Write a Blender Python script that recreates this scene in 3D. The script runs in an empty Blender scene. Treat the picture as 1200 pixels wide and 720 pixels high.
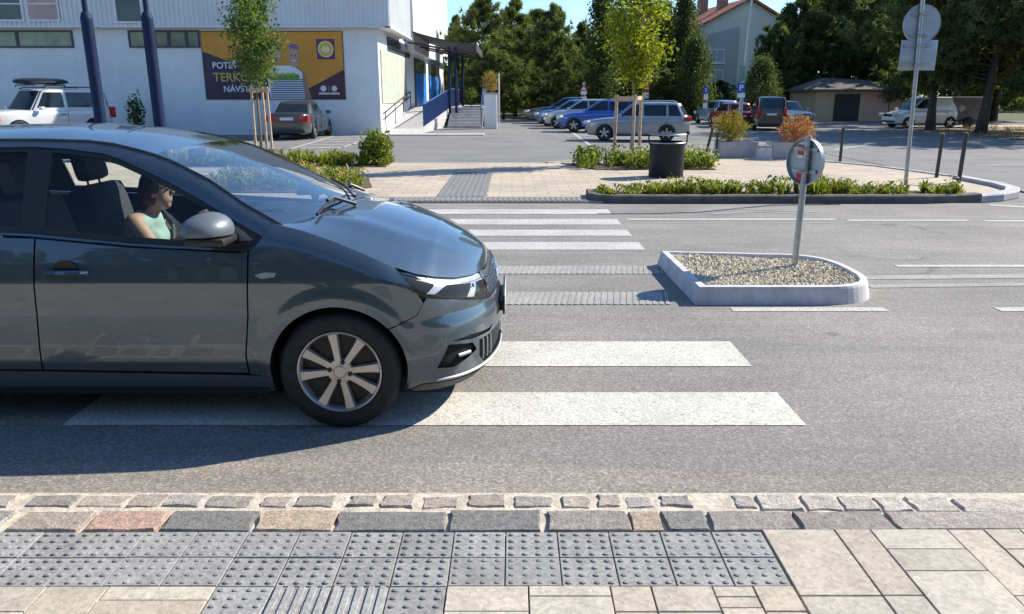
import bpy, bmesh, math, random
import numpy as np
from mathutils import Vector, Matrix, Euler, geometry, noise
R = math.radians
PI = math.pi
scene = bpy.context.scene
COL = scene.collection
random.seed(7)

# ------------------------------------------------------------------ camera model (used to read positions off the photograph)
F, P, H = 920.0, R(15.1), 1.66
def at(px, py, z=0.0):
    """pixel of the photograph -> point on the horizontal plane z"""
    u, t = (px-600)/F, (py-360)/F
    d = (u, math.cos(P)-t*math.sin(P), -(math.sin(P)+t*math.cos(P)))
    k = (z-H)/d[2]
    return Vector((d[0]*k, d[1]*k, z))
def atY(px, py, Y):
    """pixel of the photograph -> point on the vertical plane y = Y"""
    u, t = (px-600)/F, (py-360)/F
    d = (u, math.cos(P)-t*math.sin(P), -(math.sin(P)+t*math.cos(P)))
    k = Y/d[1]
    return Vector((d[0]*k, Y, H+d[2]*k))

# ------------------------------------------------------------------ materials
class NT:
    def __init__(s, name):
        s.m = bpy.data.materials.new(name); s.m.use_nodes = True
        s.t = s.m.node_tree; s.t.nodes.clear()
        s.out = s.n('ShaderNodeOutputMaterial')
    def n(s, ty, **kw):
        nd = s.t.nodes.new(ty)
        for k, v in kw.items():
            if hasattr(nd, k): setattr(nd, k, v)
            else: nd.inputs[k].default_value = v
        return nd
    def l(s, a, b): s.t.links.new(a, b)
    def coord(s, kind='Object', scale=None):
        c = s.n('ShaderNodeTexCoord'); o = c.outputs[kind]
        if scale:
            mp = s.n('ShaderNodeMapping'); mp.inputs['Scale'].default_value = scale; s.l(o, mp.inputs['Vector']); o = mp.outputs[0]
        return o
    def noise(s, vec, scale, detail=4, rough=.55):
        nd = s.n('ShaderNodeTexNoise'); nd.inputs['Scale'].default_value = scale; nd.inputs['Detail'].default_value = detail
        nd.inputs['Roughness'].default_value = rough
        s.l(vec, nd.inputs['Vector']); return nd.outputs['Fac']
    def voro(s, vec, scale, feature='F1', out='Distance'):
        nd = s.n('ShaderNodeTexVoronoi'); nd.feature = feature; nd.inputs['Scale'].default_value = scale
        s.l(vec, nd.inputs['Vector']); return nd.outputs[out]
    def ramp(s, fac, stops):
        nd = s.n('ShaderNodeValToRGB'); e = nd.color_ramp.elements
        while len(e) < len(stops): e.new(.5)
        for i, (p, c) in enumerate(stops):
            e[i].position = p; e[i].color = (c if len(c) == 4 else (*c, 1)) if not isinstance(c, (int, float)) else (c, c, c, 1)
        s.l(fac, nd.inputs['Fac']); return nd.outputs['Color']
    def mix(s, fac, a, b, mode='MIX'):
        nd = s.n('ShaderNodeMix'); nd.data_type = 'RGBA'; nd.blend_type = mode
        for v, i in ((fac, 0), (a, 6), (b, 7)):
            if isinstance(v, (int, float)): nd.inputs[i].default_value = v
            elif isinstance(v, tuple): nd.inputs[i].default_value = (*v[:3], 1)
            else: s.l(v, nd.inputs[i])
        return nd.outputs[2]
    def math(s, op, a, b=None):
        nd = s.n('ShaderNodeMath'); nd.operation = op
        for v, i in ((a, 0), (b, 1)):
            if v is None: continue
            if isinstance(v, (int, float)): nd.inputs[i].default_value = v
            else: s.l(v, nd.inputs[i])
        return nd.outputs[0]
    def bump(s, h, strength=.3, dist=.01):
        nd = s.n('ShaderNodeBump'); nd.inputs['Strength'].default_value = strength; nd.inputs['Distance'].default_value = dist
        s.l(h, nd.inputs['Height']); return nd.outputs['Normal']
    def bsdf(s, col, rough=.6, metal=0., normal=None, **kw):
        b = s.n('ShaderNodeBsdfPrincipled')
        if isinstance(col, tuple): b.inputs['Base Color'].default_value = (*col[:3], 1)
        else: s.l(col, b.inputs['Base Color'])
        if isinstance(rough, (int, float)): b.inputs['Roughness'].default_value = rough
        else: s.l(rough, b.inputs['Roughness'])
        b.inputs['Metallic'].default_value = metal
        if normal is not None: s.l(normal, b.inputs['Normal'])
        for k, v in kw.items(): b.inputs[k.replace('_', ' ')].default_value = v
        s.l(b.outputs[0], s.out.inputs['Surface']); return b

def plain(name, col, rough=.6, metal=0., var=.15, vscale=3., bump=0., bscale=60., **kw):
    """a painted / moulded / metal surface with slight unevenness of tone and gloss"""
    t = NT(name); c = t.coord()
    n = t.noise(c, vscale, 5)
    d = tuple(x*(1-var) for x in col); e = tuple(min(1, x*(1+var)) for x in col)
    cc = t.ramp(n, [(.3, d), (.7, e)])
    rr = t.ramp(t.noise(c, vscale*2.3, 3), [(.3, max(0, rough*.88)), (.7, min(1, rough*1.12))])
    nm = t.bump(t.noise(c, bscale, 3), bump, .01) if bump else None
    t.bsdf(cc, rr, metal, nm, **kw); return t.m

def sep_in(nd): return nd.inputs[0]
def tinted(name, base=(1, 1, 1), rough=.8, bump=.3, bscale=40., var=.25, vscale=25.):
    """colour from the mesh attribute 'tint' (each stone / slab / leaf its own), times noise"""
    t = NT(name); c = t.coord('Object'); a = t.n('ShaderNodeAttribute'); a.attribute_name = 'tint'
    n = t.noise(c, vscale, 6, .65)
    v = t.ramp(n, [(.28, 1-var), (.72, 1+var)])
    cc = t.mix(1., a.outputs['Color'], v, 'MULTIPLY')
    sp = t.n('ShaderNodeSeparateColor'); t.l(t.voro(c, vscale*9, out='Color'), sep_in(sp))
    cc = t.mix(1., cc, t.ramp(sp.outputs[0], [(0, 1-var*1.1), (.5, 1.), (1, 1+var*.9)]), 'MULTIPLY')
    t.bsdf(cc, rough, 0., t.bump(t.math('ADD', t.noise(c, bscale, 5, .7), t.math('MULTIPLY', sp.outputs[1], .35)), bump, .01)); return t.m

def asphalt(name, base, warm=(1.03, 1., .96), cracks=True, speck=.62):
    t = NT(name); c = t.coord('Object')
    g = t.voro(c, 105, out='Color'); gv = t.math('MULTIPLY', t.n('ShaderNodeSeparateColor').outputs[0], 1.)
    sep = t.t.nodes[-2]; t.l(g, sep.inputs[0])
    grain = t.ramp(sep.outputs[0], [(0, 1-.55*speck), (.45, 1-.12*speck), (.8, 1+.18*speck), (1, 1+.85*speck)])
    big = t.ramp(t.noise(c, .55, 5, .6), [(.3, .80), (.7, 1.16)])
    mid = t.ramp(t.noise(t.coord('Object', (1.0, 5., 1)), .8, 5, .6), [(.3, .88), (.7, 1.1)])
    col = t.mix(1., tuple(base*w for w in warm), grain, 'MULTIPLY')
    col = t.mix(1., col, big, 'MULTIPLY'); col = t.mix(1., col, mid, 'MULTIPLY')
    st = t.ramp(t.noise(c, 2.3, 3, .5), [(.70, 0.), (.78, 1.)])
    col = t.mix(t.math('MULTIPLY', st, .22), col, (base*.35, base*.34, base*.33))
    if cracks:
        xyz = t.n('ShaderNodeSeparateXYZ'); t.l(c, xyz.inputs[0])
        wob = t.math('ADD', xyz.outputs[1], t.math('MULTIPLY', t.noise(c, .35, 2), .5))
        trk = t.ramp(t.math('SINE', t.math('MULTIPLY', wob, 3.9)), [(.35, 0.), (.95, 1.)])
        col = t.mix(t.math('MULTIPLY', t.math('MULTIPLY', trk, t.ramp(t.noise(t.coord('Object', (.35, 2., 1)), 1.3, 4), [(.35, .2), (.7, 1.)])), .26), col, (base*.52, base*.51, base*.50))
        oil = t.ramp(t.voro(c, 1.15), [(.045, 1.), (.075, 0.)]); ok = t.ramp(t.noise(c, .6, 2), [(.5, 0.), (.56, 1.)])
        col = t.mix(t.math('MULTIPLY', t.math('MULTIPLY', oil, ok), .45), col, (base*.3, base*.29, base*.28))
        w = t.n('ShaderNodeTexNoise'); w.inputs['Scale'].default_value = 1.5; t.l(c, w.inputs['Vector'])
        off = t.n('ShaderNodeVectorMath'); off.operation = 'MULTIPLY_ADD'; t.l(w.outputs['Color'], off.inputs[0]); off.inputs[1].default_value = (.9, .9, 0); t.l(c, off.inputs[2])
        cr = t.ramp(t.voro(off.outputs[0], .33, 'DISTANCE_TO_EDGE'), [(0., 1.), (.006, 0.)])
        msk = t.ramp(t.noise(c, .3, 2), [(.52, 0.), (.6, 1.)])
        col = t.mix(t.math('MULTIPLY', t.math('MULTIPLY', cr, msk), .6), col, (base*.22, base*.22, base*.22))
    t.bsdf(col, .86, 0., t.bump(t.math('ADD', sep.outputs[1], t.noise(c, 45, 3)), .55, .006)); return t.m

def roadpaint(name, col=(.72, .71, .68), cover=.5, dirt=.3):
    """thermoplastic paint over coarse asphalt: the stones show through where it is worn"""
    t = NT(name); c = t.coord('Object')
    g = t.voro(c, 95, out='Color'); sep = t.n('ShaderNodeSeparateColor'); t.l(g, sep.inputs[0])
    n = t.noise(c, 7, 5, .65); n2 = t.noise(c, 55, 4, .7)
    h = t.math('ADD', t.math('ADD', t.math('MULTIPLY', n, .22), t.math('MULTIPLY', n2, .33)), t.math('MULTIPLY', sep.outputs[0], .45))
    m = t.ramp(h, [(cover-.03, 1.), (cover+.05, 0.)])
    dd = t.ramp(t.noise(c, 1.7, 4), [(.3, 1-dirt), (.7, 1.)])
    p = t.mix(1., col, dd, 'MULTIPLY'); p = t.mix(1., p, t.ramp(sep.outputs[1], [(0, .72), (1, 1.08)]), 'MULTIPLY')
    bare = t.mix(sep.outputs[0], (.10, .098, .094), (.24, .23, .22))
    inv = t.math('SUBTRACT', 1., m)
    t.bsdf(t.mix(inv, p, bare), .78, 0., t.bump(t.math('ADD', sep.outputs[2], n2), .5, .005)); return t.m

def leafmat(name, base, trans=.35, rough=.55):
    t = NT(name); a = t.n('ShaderNodeAttribute'); a.attribute_name = 'tint'
    col = t.mix(1., base, a.outputs['Color'], 'MULTIPLY')
    b = t.n('ShaderNodeBsdfPrincipled'); t.l(col, b.inputs['Base Color']); b.inputs['Roughness'].default_value = rough
    b.inputs['Specular IOR Level'].default_value = .25
    tr = t.n('ShaderNodeBsdfTranslucent'); t.l(t.mix(1., col, (1.25, 1.2, .55), 'MULTIPLY'), tr.inputs['Color'])
    mx = t.n('ShaderNodeMixShader'); mx.inputs[0].default_value = trans
    t.l(b.outputs[0], mx.inputs[1]); t.l(tr.outputs[0], mx.inputs[2]); t.l(mx.outputs[0], t.out.inputs['Surface']); return t.m

def glassmat(name, tint=(.45, .50, .50), ior=1.5, rough=.0, base=0.):
    t = NT(name); ge = t.n('ShaderNodeNewGeometry'); dt = t.n('ShaderNodeVectorMath'); dt.operation = 'DOT_PRODUCT'
    t.l(ge.outputs['Normal'], dt.inputs[0]); t.l(ge.outputs['Incoming'], dt.inputs[1])
    g = t.math('POWER', t.math('SUBTRACT', 1., t.math('ABSOLUTE', dt.outputs['Value'])), 5.)     # Schlick, the same from both sides
    f0 = base if base else ((ior-1)/(ior+1))**2
    fo = t.math('ADD', t.math('MULTIPLY', g, 1-f0), f0)
    tp = t.n('ShaderNodeBsdfTransparent'); tp.inputs['Color'].default_value = (*tint, 1)
    gl = t.n('ShaderNodeBsdfGlossy'); gl.inputs['Roughness'].default_value = rough
    mx = t.n('ShaderNodeMixShader'); t.l(fo, mx.inputs[0]); t.l(tp.outputs[0], mx.inputs[1]); t.l(gl.outputs[0], mx.inputs[2])
    t.l(mx.outputs[0], t.out.inputs['Surface']); return t.m

def paint(name, col, metal=.35, rough=.32):
    t = NT(name); c = t.coord('Object')
    fl = t.ramp(t.voro(c, 900, out='Color'), [(0, .9), (1, 1.1)])
    dust = t.ramp(t.noise(c, 2.2, 5, .6), [(.35, 0.), (.75, 1.)])
    cc = t.mix(1., col, fl, 'MULTIPLY')
    cc = t.mix(t.math('MULTIPLY', dust, .05), cc, (.30, .27, .23))
    zc = t.n('ShaderNodeSeparateXYZ'); t.l(c, zc.inputs[0])
    low = t.ramp(t.math('ADD', zc.outputs[2], t.math('MULTIPLY', t.noise(c, 5, 5, .7), .35)), [(.38, 1.), (.68, 0.)])
    grit = t.ramp(t.noise(c, 60, 4, .7), [(.35, .3), (.65, 1.)])
    cc = t.mix(t.math('MULTIPLY', t.math('MULTIPLY', low, grit), .38), cc, (.20, .18, .155))
    b = t.bsdf(cc, rough, metal, None, Coat_Weight=1., Coat_Roughness=.03, Coat_IOR=1.6)
    return t.m

M = {}
M['asphalt_road'] = asphalt('road_asphalt', .225, (1.08, 1., .92))
M['asphalt_edge'] = asphalt('dusty_road_edge', .235, (1.13, 1., .88), cracks=False)
M['asphalt_lot'] = asphalt('lot_asphalt', .20, (1.03, 1.0, .96), cracks=False, speck=.6)
M['asphalt_side'] = asphalt('side_road_asphalt', .19, (1.02, 1., .98), speck=.6)
M['paint'] = roadpaint('white_road_paint', (.68, .655, .59), cover=.70, dirt=.2)
M['paint_far'] = roadpaint('white_road_paint_thin', (.60, .585, .545), cover=.66, dirt=.2)
M['paint_worn'] = roadpaint('worn_road_paint', (.42, .41, .385), cover=.60, dirt=.3)
M['guide'] = roadpaint('worn_guide_rib_paint', (.44, .43, .40), cover=.64, dirt=.3)
M['stone'] = tinted('kerb_stone', rough=.85, bump=.8, bscale=55, var=.34, vscale=26)
M['slab'] = tinted('beige_slab', rough=.88, bump=.25, bscale=120, var=.15, vscale=7)
M['tile'] = tinted('tactile_tile', rough=.8, bump=.22, bscale=90, var=.19, vscale=9)
M['mortar'] = plain('sandy_mortar', (.50, .44, .355), .95, var=.3, vscale=22, bump=.6, bscale=55)
M['concrete'] = plain('grey_concrete', (.44, .43, .43), .9, var=.18, vscale=4, bump=.25, bscale=70)
M['kerb_dark'] = plain('dark_kerb_concrete', (.12, .108, .10), .9, var=.3, vscale=6, bump=.3)
M['white_kerb'] = plain('white_painted_kerb', (.56, .54, .55), .85, var=.17, vscale=7, bump=.25, bscale=45)
M['galv'] = plain('galvanised_steel', (.34, .36, .38), .42, .85, var=.2, vscale=14)
M['alu'] = plain('sign_back_aluminium', (.36, .40, .44), .5, .6, var=.12, vscale=5)
M['dark_metal'] = plain('dark_painted_metal', (.045, .042, .040), .6, .0, var=.2, vscale=8)
M['bin'] = plain('anthracite_bin_metal', (.012, .017, .024), .55, 0., var=.15, vscale=6, Specular_IOR_Level=.25)
M['wood'] = plain('stake_timber', (.55, .40, .27), .8, var=.28, vscale=9, bump=.3)
M['bark'] = plain('tree_bark', (.075, .055, .042), .95, var=.45, vscale=9, bump=.8, bscale=20)
M['bark_light'] = plain('young_tree_bark', (.20, .17, .13), .9, var=.3, vscale=14, bump=.4)
M['red'] = plain('red_sign_sheet', (.50, .03, .035), .5, var=.1)
M['white'] = plain('white_sign_sheet', (.75, .75, .74), .5, var=.06)
M['blue_sign'] = plain('blue_sign_sheet', (.02, .08, .38), .45, var=.1)
M['green_box'] = plain('green_cabinet_paint', (.17, .28, .20), .6, var=.15)
M['soil'] = plain('planting_soil', (.10, .075, .05), 1., var=.4, vscale=18, bump=.8, bscale=30)
M['gravel'] = tinted('island_gravel', rough=.9, bump=.3, var=.2)
M['rubber'] = plain('tyre_rubber', (.016, .016, .017), .75, var=.25, vscale=12, bump=.15, bscale=90)
M['black_plastic'] = plain('black_moulded_plastic', (.018, .018, .02), .5, var=.15)
M['gloss_black'] = plain('gloss_black_trim', (.010, .011, .013), .12, var=.1)
M['black'] = plain('dark_wheel_well', (.006, .006, .006), .95, var=.1)
M['alloy'] = plain('silver_alloy', (.50, .49, .47), .34, .75, var=.12, vscale=9)
M['alloy_dark'] = plain('dark_wheel_pocket', (.035, .034, .033), .6, .3, var=.1)
M['chrome'] = plain('polished_trim', (.72, .73, .75), .15, 1., var=.04)
M['fabric'] = plain('dark_seat_fabric', (.032, .035, .040), .9, var=.2, vscale=20, bump=.2)
M['dash'] = plain('dashboard_plastic', (.03, .03, .032), .6, var=.12)
M['car_paint'] = paint('slate_blue_metallic', (.066, .100, .132), .60, .30)
M['mirror_cap'] = plain('slate_mirror_cap', (.115, .140, .165), .42, .1, var=.08)
M['glass'] = glassmat('car_side_glass', (.90, .95, .94))
M['windscreen'] = glassmat('car_windscreen_glass', (.80, .86, .86), 1.5, 0., .36)
M['lamp_glass'] = glassmat('headlamp_cover', (.86, .88, .90), 1.45)
M['skin'] = plain('skin', (.62, .38, .27), .5, var=.06)
M['lips'] = plain('lip_skin', (.42, .16, .13), .5)
M['hair'] = plain('brown_hair', (.10, .055, .03), .6, var=.3, vscale=30)
M['mint'] = plain('mint_top_fabric', (.44, .62, .55), .85, var=.1)
M['navy'] = plain('navy_trousers', (.03, .035, .06), .9)
M['dark_glass'] = plain('dark_tinted_window', (.012, .017, .022), .06, var=.1)
M['tail'] = plain('red_tail_lamp', (.45, .015, .015), .2, var=.1)
M['lamp'] = plain('clear_head_lamp', (.58, .60, .62), .15, .2, var=.1)
M['lamp_house'] = plain('lamp_housing_grey', (.30, .31, .33), .25, .6, var=.2)
M['amber'] = plain('amber_indicator', (.75, .22, .02), .25, var=.1)
M['plate'] = plain('number_plate', (.70, .70, .68), .5, var=.05)
M['leaf_pine'] = leafmat('pine_needles', (.120, .152, .062), .50, .7)
M['leaf_dark'] = leafmat('dark_foliage', (.085, .120, .042), .45)
M['leaf_poplar'] = leafmat('poplar_foliage', (.075, .105, .036), .45)
M['leaf_young'] = leafmat('young_tree_leaves', (.235, .275, .030), .5)
M['leaf_mid'] = leafmat('mid_green_leaves', (.115, .180, .050), .45)
M['leaf_bed'] = leafmat('bed_plant_leaves', (.20, .235, .045), .45)
M['leaf_yel'] = leafmat('yellow_shrub_leaves', (.30, .24, .03), .4)
M['leaf_org'] = leafmat('orange_shrub_leaves', (.40, .20, .09), .4)
M['petal'] = leafmat('pale_petals', (.75, .72, .62), .3)
M['dry'] = leafmat('dry_stems', (.35, .22, .10), .2)

# ------------------------------------------------------------------ object bookkeeping
def tag(o, label=None, cat=None, group=None, kind=None):
    if label: o['label'] = label
    if cat: o['category'] = cat
    if group: o['group'] = group
    if kind: o['kind'] = kind
    return o
def empty(name, loc=(0, 0, 0), rz=0., label=None, cat=None, group=None, scale=1.):
    o = bpy.data.objects.new(name, None); COL.objects.link(o); o.location = loc; o.rotation_euler = (0, 0, rz)
    o.empty_display_size = .2; o.scale = (scale,)*3
    return tag(o, label, cat, group)
def link(name, me, mat, parent=None, loc=None):
    o = bpy.data.objects.new(name, me); COL.objects.link(o)
    if mat is not None:
        me.materials.clear(); me.materials.append(mat)
    if parent: o.parent = parent
    if loc: o.location = loc
    return o
def copy_tree(o, parent=None):
    c = o.copy(); COL.objects.link(c); c.parent = parent
    for ch in list(o.children): copy_tree(ch, c)
    return c

class MB:
    def __init__(s): s.v = []; s.f = []; s.c = []; s.sm = []
    def add(s, vs, fs, col=None, smooth=False):
        b = len(s.v); s.v += [tuple(p) for p in vs]
        for f in fs: s.f.append(tuple(i+b for i in f)); s.c.append(col); s.sm.append(smooth)
    def box(s, c, size, rot=None, col=None, taper=1., bev=0.):
        x, y, z = (d/2 for d in size); c = Vector(c)
        if bev: return s.bbox(c, size, bev, rot, col)
        vs = [Vector((sx*x*(taper if sz > 0 else 1), sy*y*(taper if sz > 0 else 1), sz*z)) for sz in (-1, 1) for sx, sy in ((-1, -1), (1, -1), (1, 1), (-1, 1))]
        if rot is not None: vs = [rot @ v for v in vs]
        s.add([v+c for v in vs], [(3, 2, 1, 0), (4, 5, 6, 7), (0, 1, 5, 4), (1, 2, 6, 5), (2, 3, 7, 6), (3, 0, 4, 7)], col)
    def bbox(s, c, size, b, rot=None, col=None):
        bm = bmesh.new(); bmesh.ops.create_cube(bm, size=1.)
        bmesh.ops.scale(bm, vec=size, verts=bm.verts)
        bmesh.ops.bevel(bm, geom=list(bm.edges), offset=b, segments=2, affect='EDGES', profile=.6)
        vs = [(rot @ v.co if rot is not None else v.co)+c for v in bm.verts]; bm.verts.index_update()
        s.add(vs, [[v.index for v in f.verts] for f in bm.faces], col, True); bm.free()
    def prism(s, poly, z0, z1, col=None, top_inset=0., bottom=True):
        n = len(poly); top = inset_poly(poly, top_inset) if top_inset else poly
        vs = [(p[0], p[1], z0) for p in poly]+[(p[0], p[1], z1) for p in top]
        fs = [(i, (i+1) % n, n+(i+1) % n, n+i) for i in range(n)]+[tuple(range(n, 2*n))]
        if bottom: fs.append(tuple(range(n-1, -1, -1)))
        s.add(vs, fs, col)
    def tube(s, pts, rad, n=8, col=None, cap=True, smooth=True):
        pts = [Vector(p) for p in pts]; m = len(pts)
        rad = [rad]*m if isinstance(rad, (int, float)) else rad
        vs = []; up = None
        for i, p in enumerate(pts):
            d = (pts[min(i+1, m-1)]-pts[max(i-1, 0)]).normalized()
            if up is None: up = d.orthogonal().normalized()
            up = (up-d*up.dot(d)).normalized(); w = d.cross(up)
            for k in range(n):
                a = 2*PI*k/n; vs.append(p+(up*math.cos(a)+w*math.sin(a))*rad[i])
        fs = [(i*n+k, i*n+(k+1) % n, (i+1)*n+(k+1) % n, (i+1)*n+k) for i in range(m-1) for k in range(n)]
        s.add(vs, fs, col, smooth)
        if cap:
            b = len(s.v)-m*n
            s.f.append(tuple(b+k for k in range(n-1, -1, -1))); s.c.append(col); s.sm.append(False)
            s.f.append(tuple(b+(m-1)*n+k for k in range(n))); s.c.append(col); s.sm.append(False)
    def lathe(s, prof, n=32, axis='Z', c=(0, 0, 0), col=None, smooth=True):
        c = Vector(c); vs = []
        for r, h in prof:
            for k in range(n):
                a = 2*PI*k/n; p, q = r*math.cos(a), r*math.sin(a)
                vs.append(c+Vector({'Z': (p, q, h), 'Y': (p, h, q), 'X': (h, p, q)}[axis]))
        m = len(prof)
        fs = [(i*n+k, i*n+(k+1) % n, (i+1)*n+(k+1) % n, (i+1)*n+k) for i in range(m-1) for k in range(n)]
        s.add(vs, fs, col, smooth)
    def grid(s, rows, col=None, smooth=True, closed=False):
        m, n = len(rows), len(rows[0]); vs = [p for r in rows for p in r]
        fs = [(i*n+k, i*n+(k+1) % n, (i+1)*n+(k+1) % n, (i+1)*n+k) for i in range(m-1) for k in range(n if closed else n-1)]
        s.add(vs, fs, col, smooth)
    def mesh(s, name):
        me = bpy.data.meshes.new(name); me.from_pydata(s.v, [], s.f)
        me.polygons.foreach_set('use_smooth', s.sm)
        if any(c is not None for c in s.c):
            a = me.color_attributes.new('tint', 'FLOAT_COLOR', 'CORNER')
            buf = []
            for f, c in zip(s.f, s.c):
                c = c or (1, 1, 1); buf += [c[0], c[1], c[2], 1.]*len(f)
            a.data.foreach_set('color', buf)
        me.update(); return me
    def build(s, name, mat, parent=None, loc=None, recalc=True, sharp=True):
        me = s.mesh(name)
        if recalc:
            bm = bmesh.new(); bm.from_mesh(me); bmesh.ops.recalc_face_normals(bm, faces=bm.faces); bm.to_mesh(me); bm.free()
        if sharp and any(s.sm): me.set_sharp_from_angle(angle=R(40))
        return link(name, me, mat, parent, loc)

def inset_poly(poly, d):
    """shrink a counter-clockwise polygon by d"""
    n = len(poly); out = []
    for i in range(n):
        a, b, c = (Vector(poly[(i+k) % n][:2]) for k in (-1, 0, 1))
        e1, e2 = (b-a).normalized(), (c-b).normalized()
        n1, n2 = Vector((-e1.y, e1.x)), Vector((-e2.y, e2.x))
        m = (n1+n2); m = m/max(.35, m.length_squared/2)/2*1.
        out.append((b.x+m.x*d, b.y+m.y*d))
    return out
def sheet(name, poly, z, mat, kind='structure'):
    mb = MB(); mb.add([(p[0], p[1], z) for p in poly], [tuple(range(len(poly)))])
    o = mb.build(name, mat, recalc=False)
    if o.data.polygons[0].normal.z < 0: o.data.flip_normals()
    if kind: o['kind'] = kind
    return o
def arc(cx, cy, rx, ry, a0, a1, n=10):
    return [(cx+rx*math.cos(R(a0+(a1-a0)*i/n)), cy+ry*math.sin(R(a0+(a1-a0)*i/n))) for i in range(n+1)]
def text_mesh(name, body, size, mat, parent, mtx, extrude=.004):
    cu = bpy.data.curves.new(name, 'FONT'); cu.body = body; cu.size = size; cu.extrude = extrude; cu.offset = size*.012
    o = bpy.data.objects.new(name, cu); COL.objects.link(o)
    dg = bpy.context.evaluated_depsgraph_get(); dg.update()
    me = bpy.data.meshes.new_from_object(o.evaluated_get(dg))
    bpy.data.objects.remove(o); bpy.data.curves.remove(cu)
    me.transform(mtx); return link(name, me, mat, parent)
# ---- body surface of the near car, car coordinates: x forward from the front axle, y lateral, z up
XC, AF, BW, NF = .15, .66, .925, 2.6
XR, AR, NR = -2.86, .40, 3.0
def _arc(a, n, N=240):
    t = np.linspace(0, math.pi/2, N)
    x = a*np.sin(t)**(2/n); y = BW*np.cos(t)**(2/n)
    s = np.concatenate([[0], np.cumsum(np.hypot(np.diff(x), np.diff(y)))])
    return x, y, s
FX, FY, FS = _arc(AF, NF)
RX, RY, RS = _arc(AR, NR)
SF = XC+FS[-1]; SR = XR-RS[-1]
def outline(s):
    if s <= XC and s >= XR: return s, BW, 0., 1.
    if s > XC:
        q = min(s-XC, FS[-1]); x = XC+np.interp(q, FS, FX); y = np.interp(q, FS, FY)
        nx = (max(x-XC,1e-6)/AF)**(NF-1)/AF; ny = (max(y,1e-6)/BW)**(NF-1)/BW
    else:
        q = min(XR-s, RS[-1]); x = XR-np.interp(q, RS, RX); y = np.interp(q, RS, RY)
        nx = -((max(XR-x,1e-6)/AR)**(NR-1))/AR; ny = (max(y,1e-6)/BW)**(NR-1)/BW
    l = math.hypot(nx, ny); return float(x), float(y), nx/l, ny/l
def smooth(x): x = min(1, max(0, x)); return x*x*(3-2*x)
def _prof(pts):
    z = np.array([p[0] for p in pts]); v = np.array([p[1] for p in pts])
    zz = np.linspace(.1, 1.2, 221); vv = np.interp(zz, z, v)
    k = np.ones(7)/7; vp = np.pad(vv, 3, 'edge'); return zz, np.convolve(vp, k, 'valid')
PS = _prof([(.10,.13),(.18,.085),(.25,.05),(.30,.042),(.36,.026),(.42,.022),(.55,.012),(.70,.003),(.775,0),(.80,.006),(.86,.018),(.95,.042),(1.03,.07),(1.2,.12)])
PF = _prof([(.10,.12),(.18,.07),(.23,.012),(.30,.0),(.40,.0),(.50,.004),(.545,.014),(.57,.03),(.62,.035),(.70,.05),(.8,.09),(1.2,.3)])
PR = _prof([(.10,.1),(.20,.04),(.30,.0),(.50,.0),(.56,.02),(.62,.06),(.9,.07),(1.03,.10),(1.2,.2)])
ZT_S = [-.45,-.30,-.15,0.,.15,.29,.42,.55,.72,.95,1.2,SF]
ZT_Z = [1.06,1.05,1.015,.965,.905,.845,.800,.768,.742,.722,.712,.710]
def ztop(s): return float(np.interp(s, ZT_S, ZT_Z))
WHEELS = ((0.,.31),(-2.604,.31)); RARCH = .348
def inset(s, z, nx):
    a = np.interp(z, *PS)
    if nx > 0: b = np.interp(z, *PF)
    else: b = np.interp(z, *PR)
    w = smooth(abs(nx)*1.25); v = a*(1-w)+b*w
    if s > -.55:
        zt = ztop(s); k = smooth((s+.55)/.3); q = max(0, min(1.3,(z-(zt-.09))/.09)); v += k*.035*q*q
    return v
def L(s, z, off=0.):
    x, y, nx, ny = outline(s); v = inset(s, z, nx)-off
    for wx, wz in WHEELS:
        d = math.hypot(x-wx, z-wz)
        if d < .50: v -= .017*smooth((.47-d)/.10)
    return np.array((x-nx*v, y-ny*v, z))
def belt(x): return .945+(x+.43)*-.0715 if x > -1.5 else 1.022
def GSh(z):
    d = z-.95; return .852-.36*d-.28*d*d
RZX = [-3.12,-3.02,-2.88,-2.75,-2.45,-2.1,-1.75,-1.494,-1.278,-1.147,-1.013,-.93,-.835,-.647,-.459,-.262]
RZZ = [1.04,1.17,1.30,1.375,1.41,1.432,1.441,1.441,1.435,1.421,1.392,1.370,1.338,1.254,1.139,1.036]
def GS(x, z, off=0.):
    h = GSh(z)+off; q = max(0., min(1.2, (z-np.interp(x, RZX, RZZ)+.065)/.065)); h -= .024*q*q
    if x < -2.3: h -= .10*((-2.3-x)/.9)**2
    return np.array((x, h, z))
# ------------------------------------------------------------------ the ground
g = sheet('ground', [(-500, -60), (500, -60), (500, 700), (-500, 700)], -.03, M['asphalt_lot'])
road = sheet('road', [(-90, 2.9), (90, 2.9), (90, 12.5), (-90, 12.5)], 0., M['asphalt_road'])
sheet('side_road', [(9.2, 12.46), (90, 12.46), (90, 60), (15, 60), (9.2, 23), (9.1, 18)], -.004, M['asphalt_side'])
sheet('parking_lot', [(-40, 19.7), (9.2, 19.7), (9.2, 23), (15, 60), (15, 64), (-40, 64)], -.012, M['asphalt_lot'])

def quad_strip(mb, x0, x1, y0, y1, z, skew=0.):
    mb.add([(x0, y0, z), (x1, y0, z), (x1+skew, y1, z), (x0+skew, y1, z)], [(0, 1, 2, 3)])
# zebra crossing: stripes run along the road
z = MB()
for y0, y1, a, b in ((3.78, 4.25, -2.34, 1.53), (4.70, 5.22, -2.34, 1.52)): quad_strip(z, a, b, y0, y1, .004)
z.build('zebra_crossing', M['paint'], recalc=False)['kind'] = 'structure'
z = MB()
for y0, y1 in ((8.58, 9.05), (9.47, 9.93), (10.33, 10.82), (11.28, 11.78)): quad_strip(z, -2.5, 1.48-(y0-8.6)*.015, y0, y1, .004)
z.build('zebra_crossing', M['paint_far'], recalc=False)['kind'] = 'structure'
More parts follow.
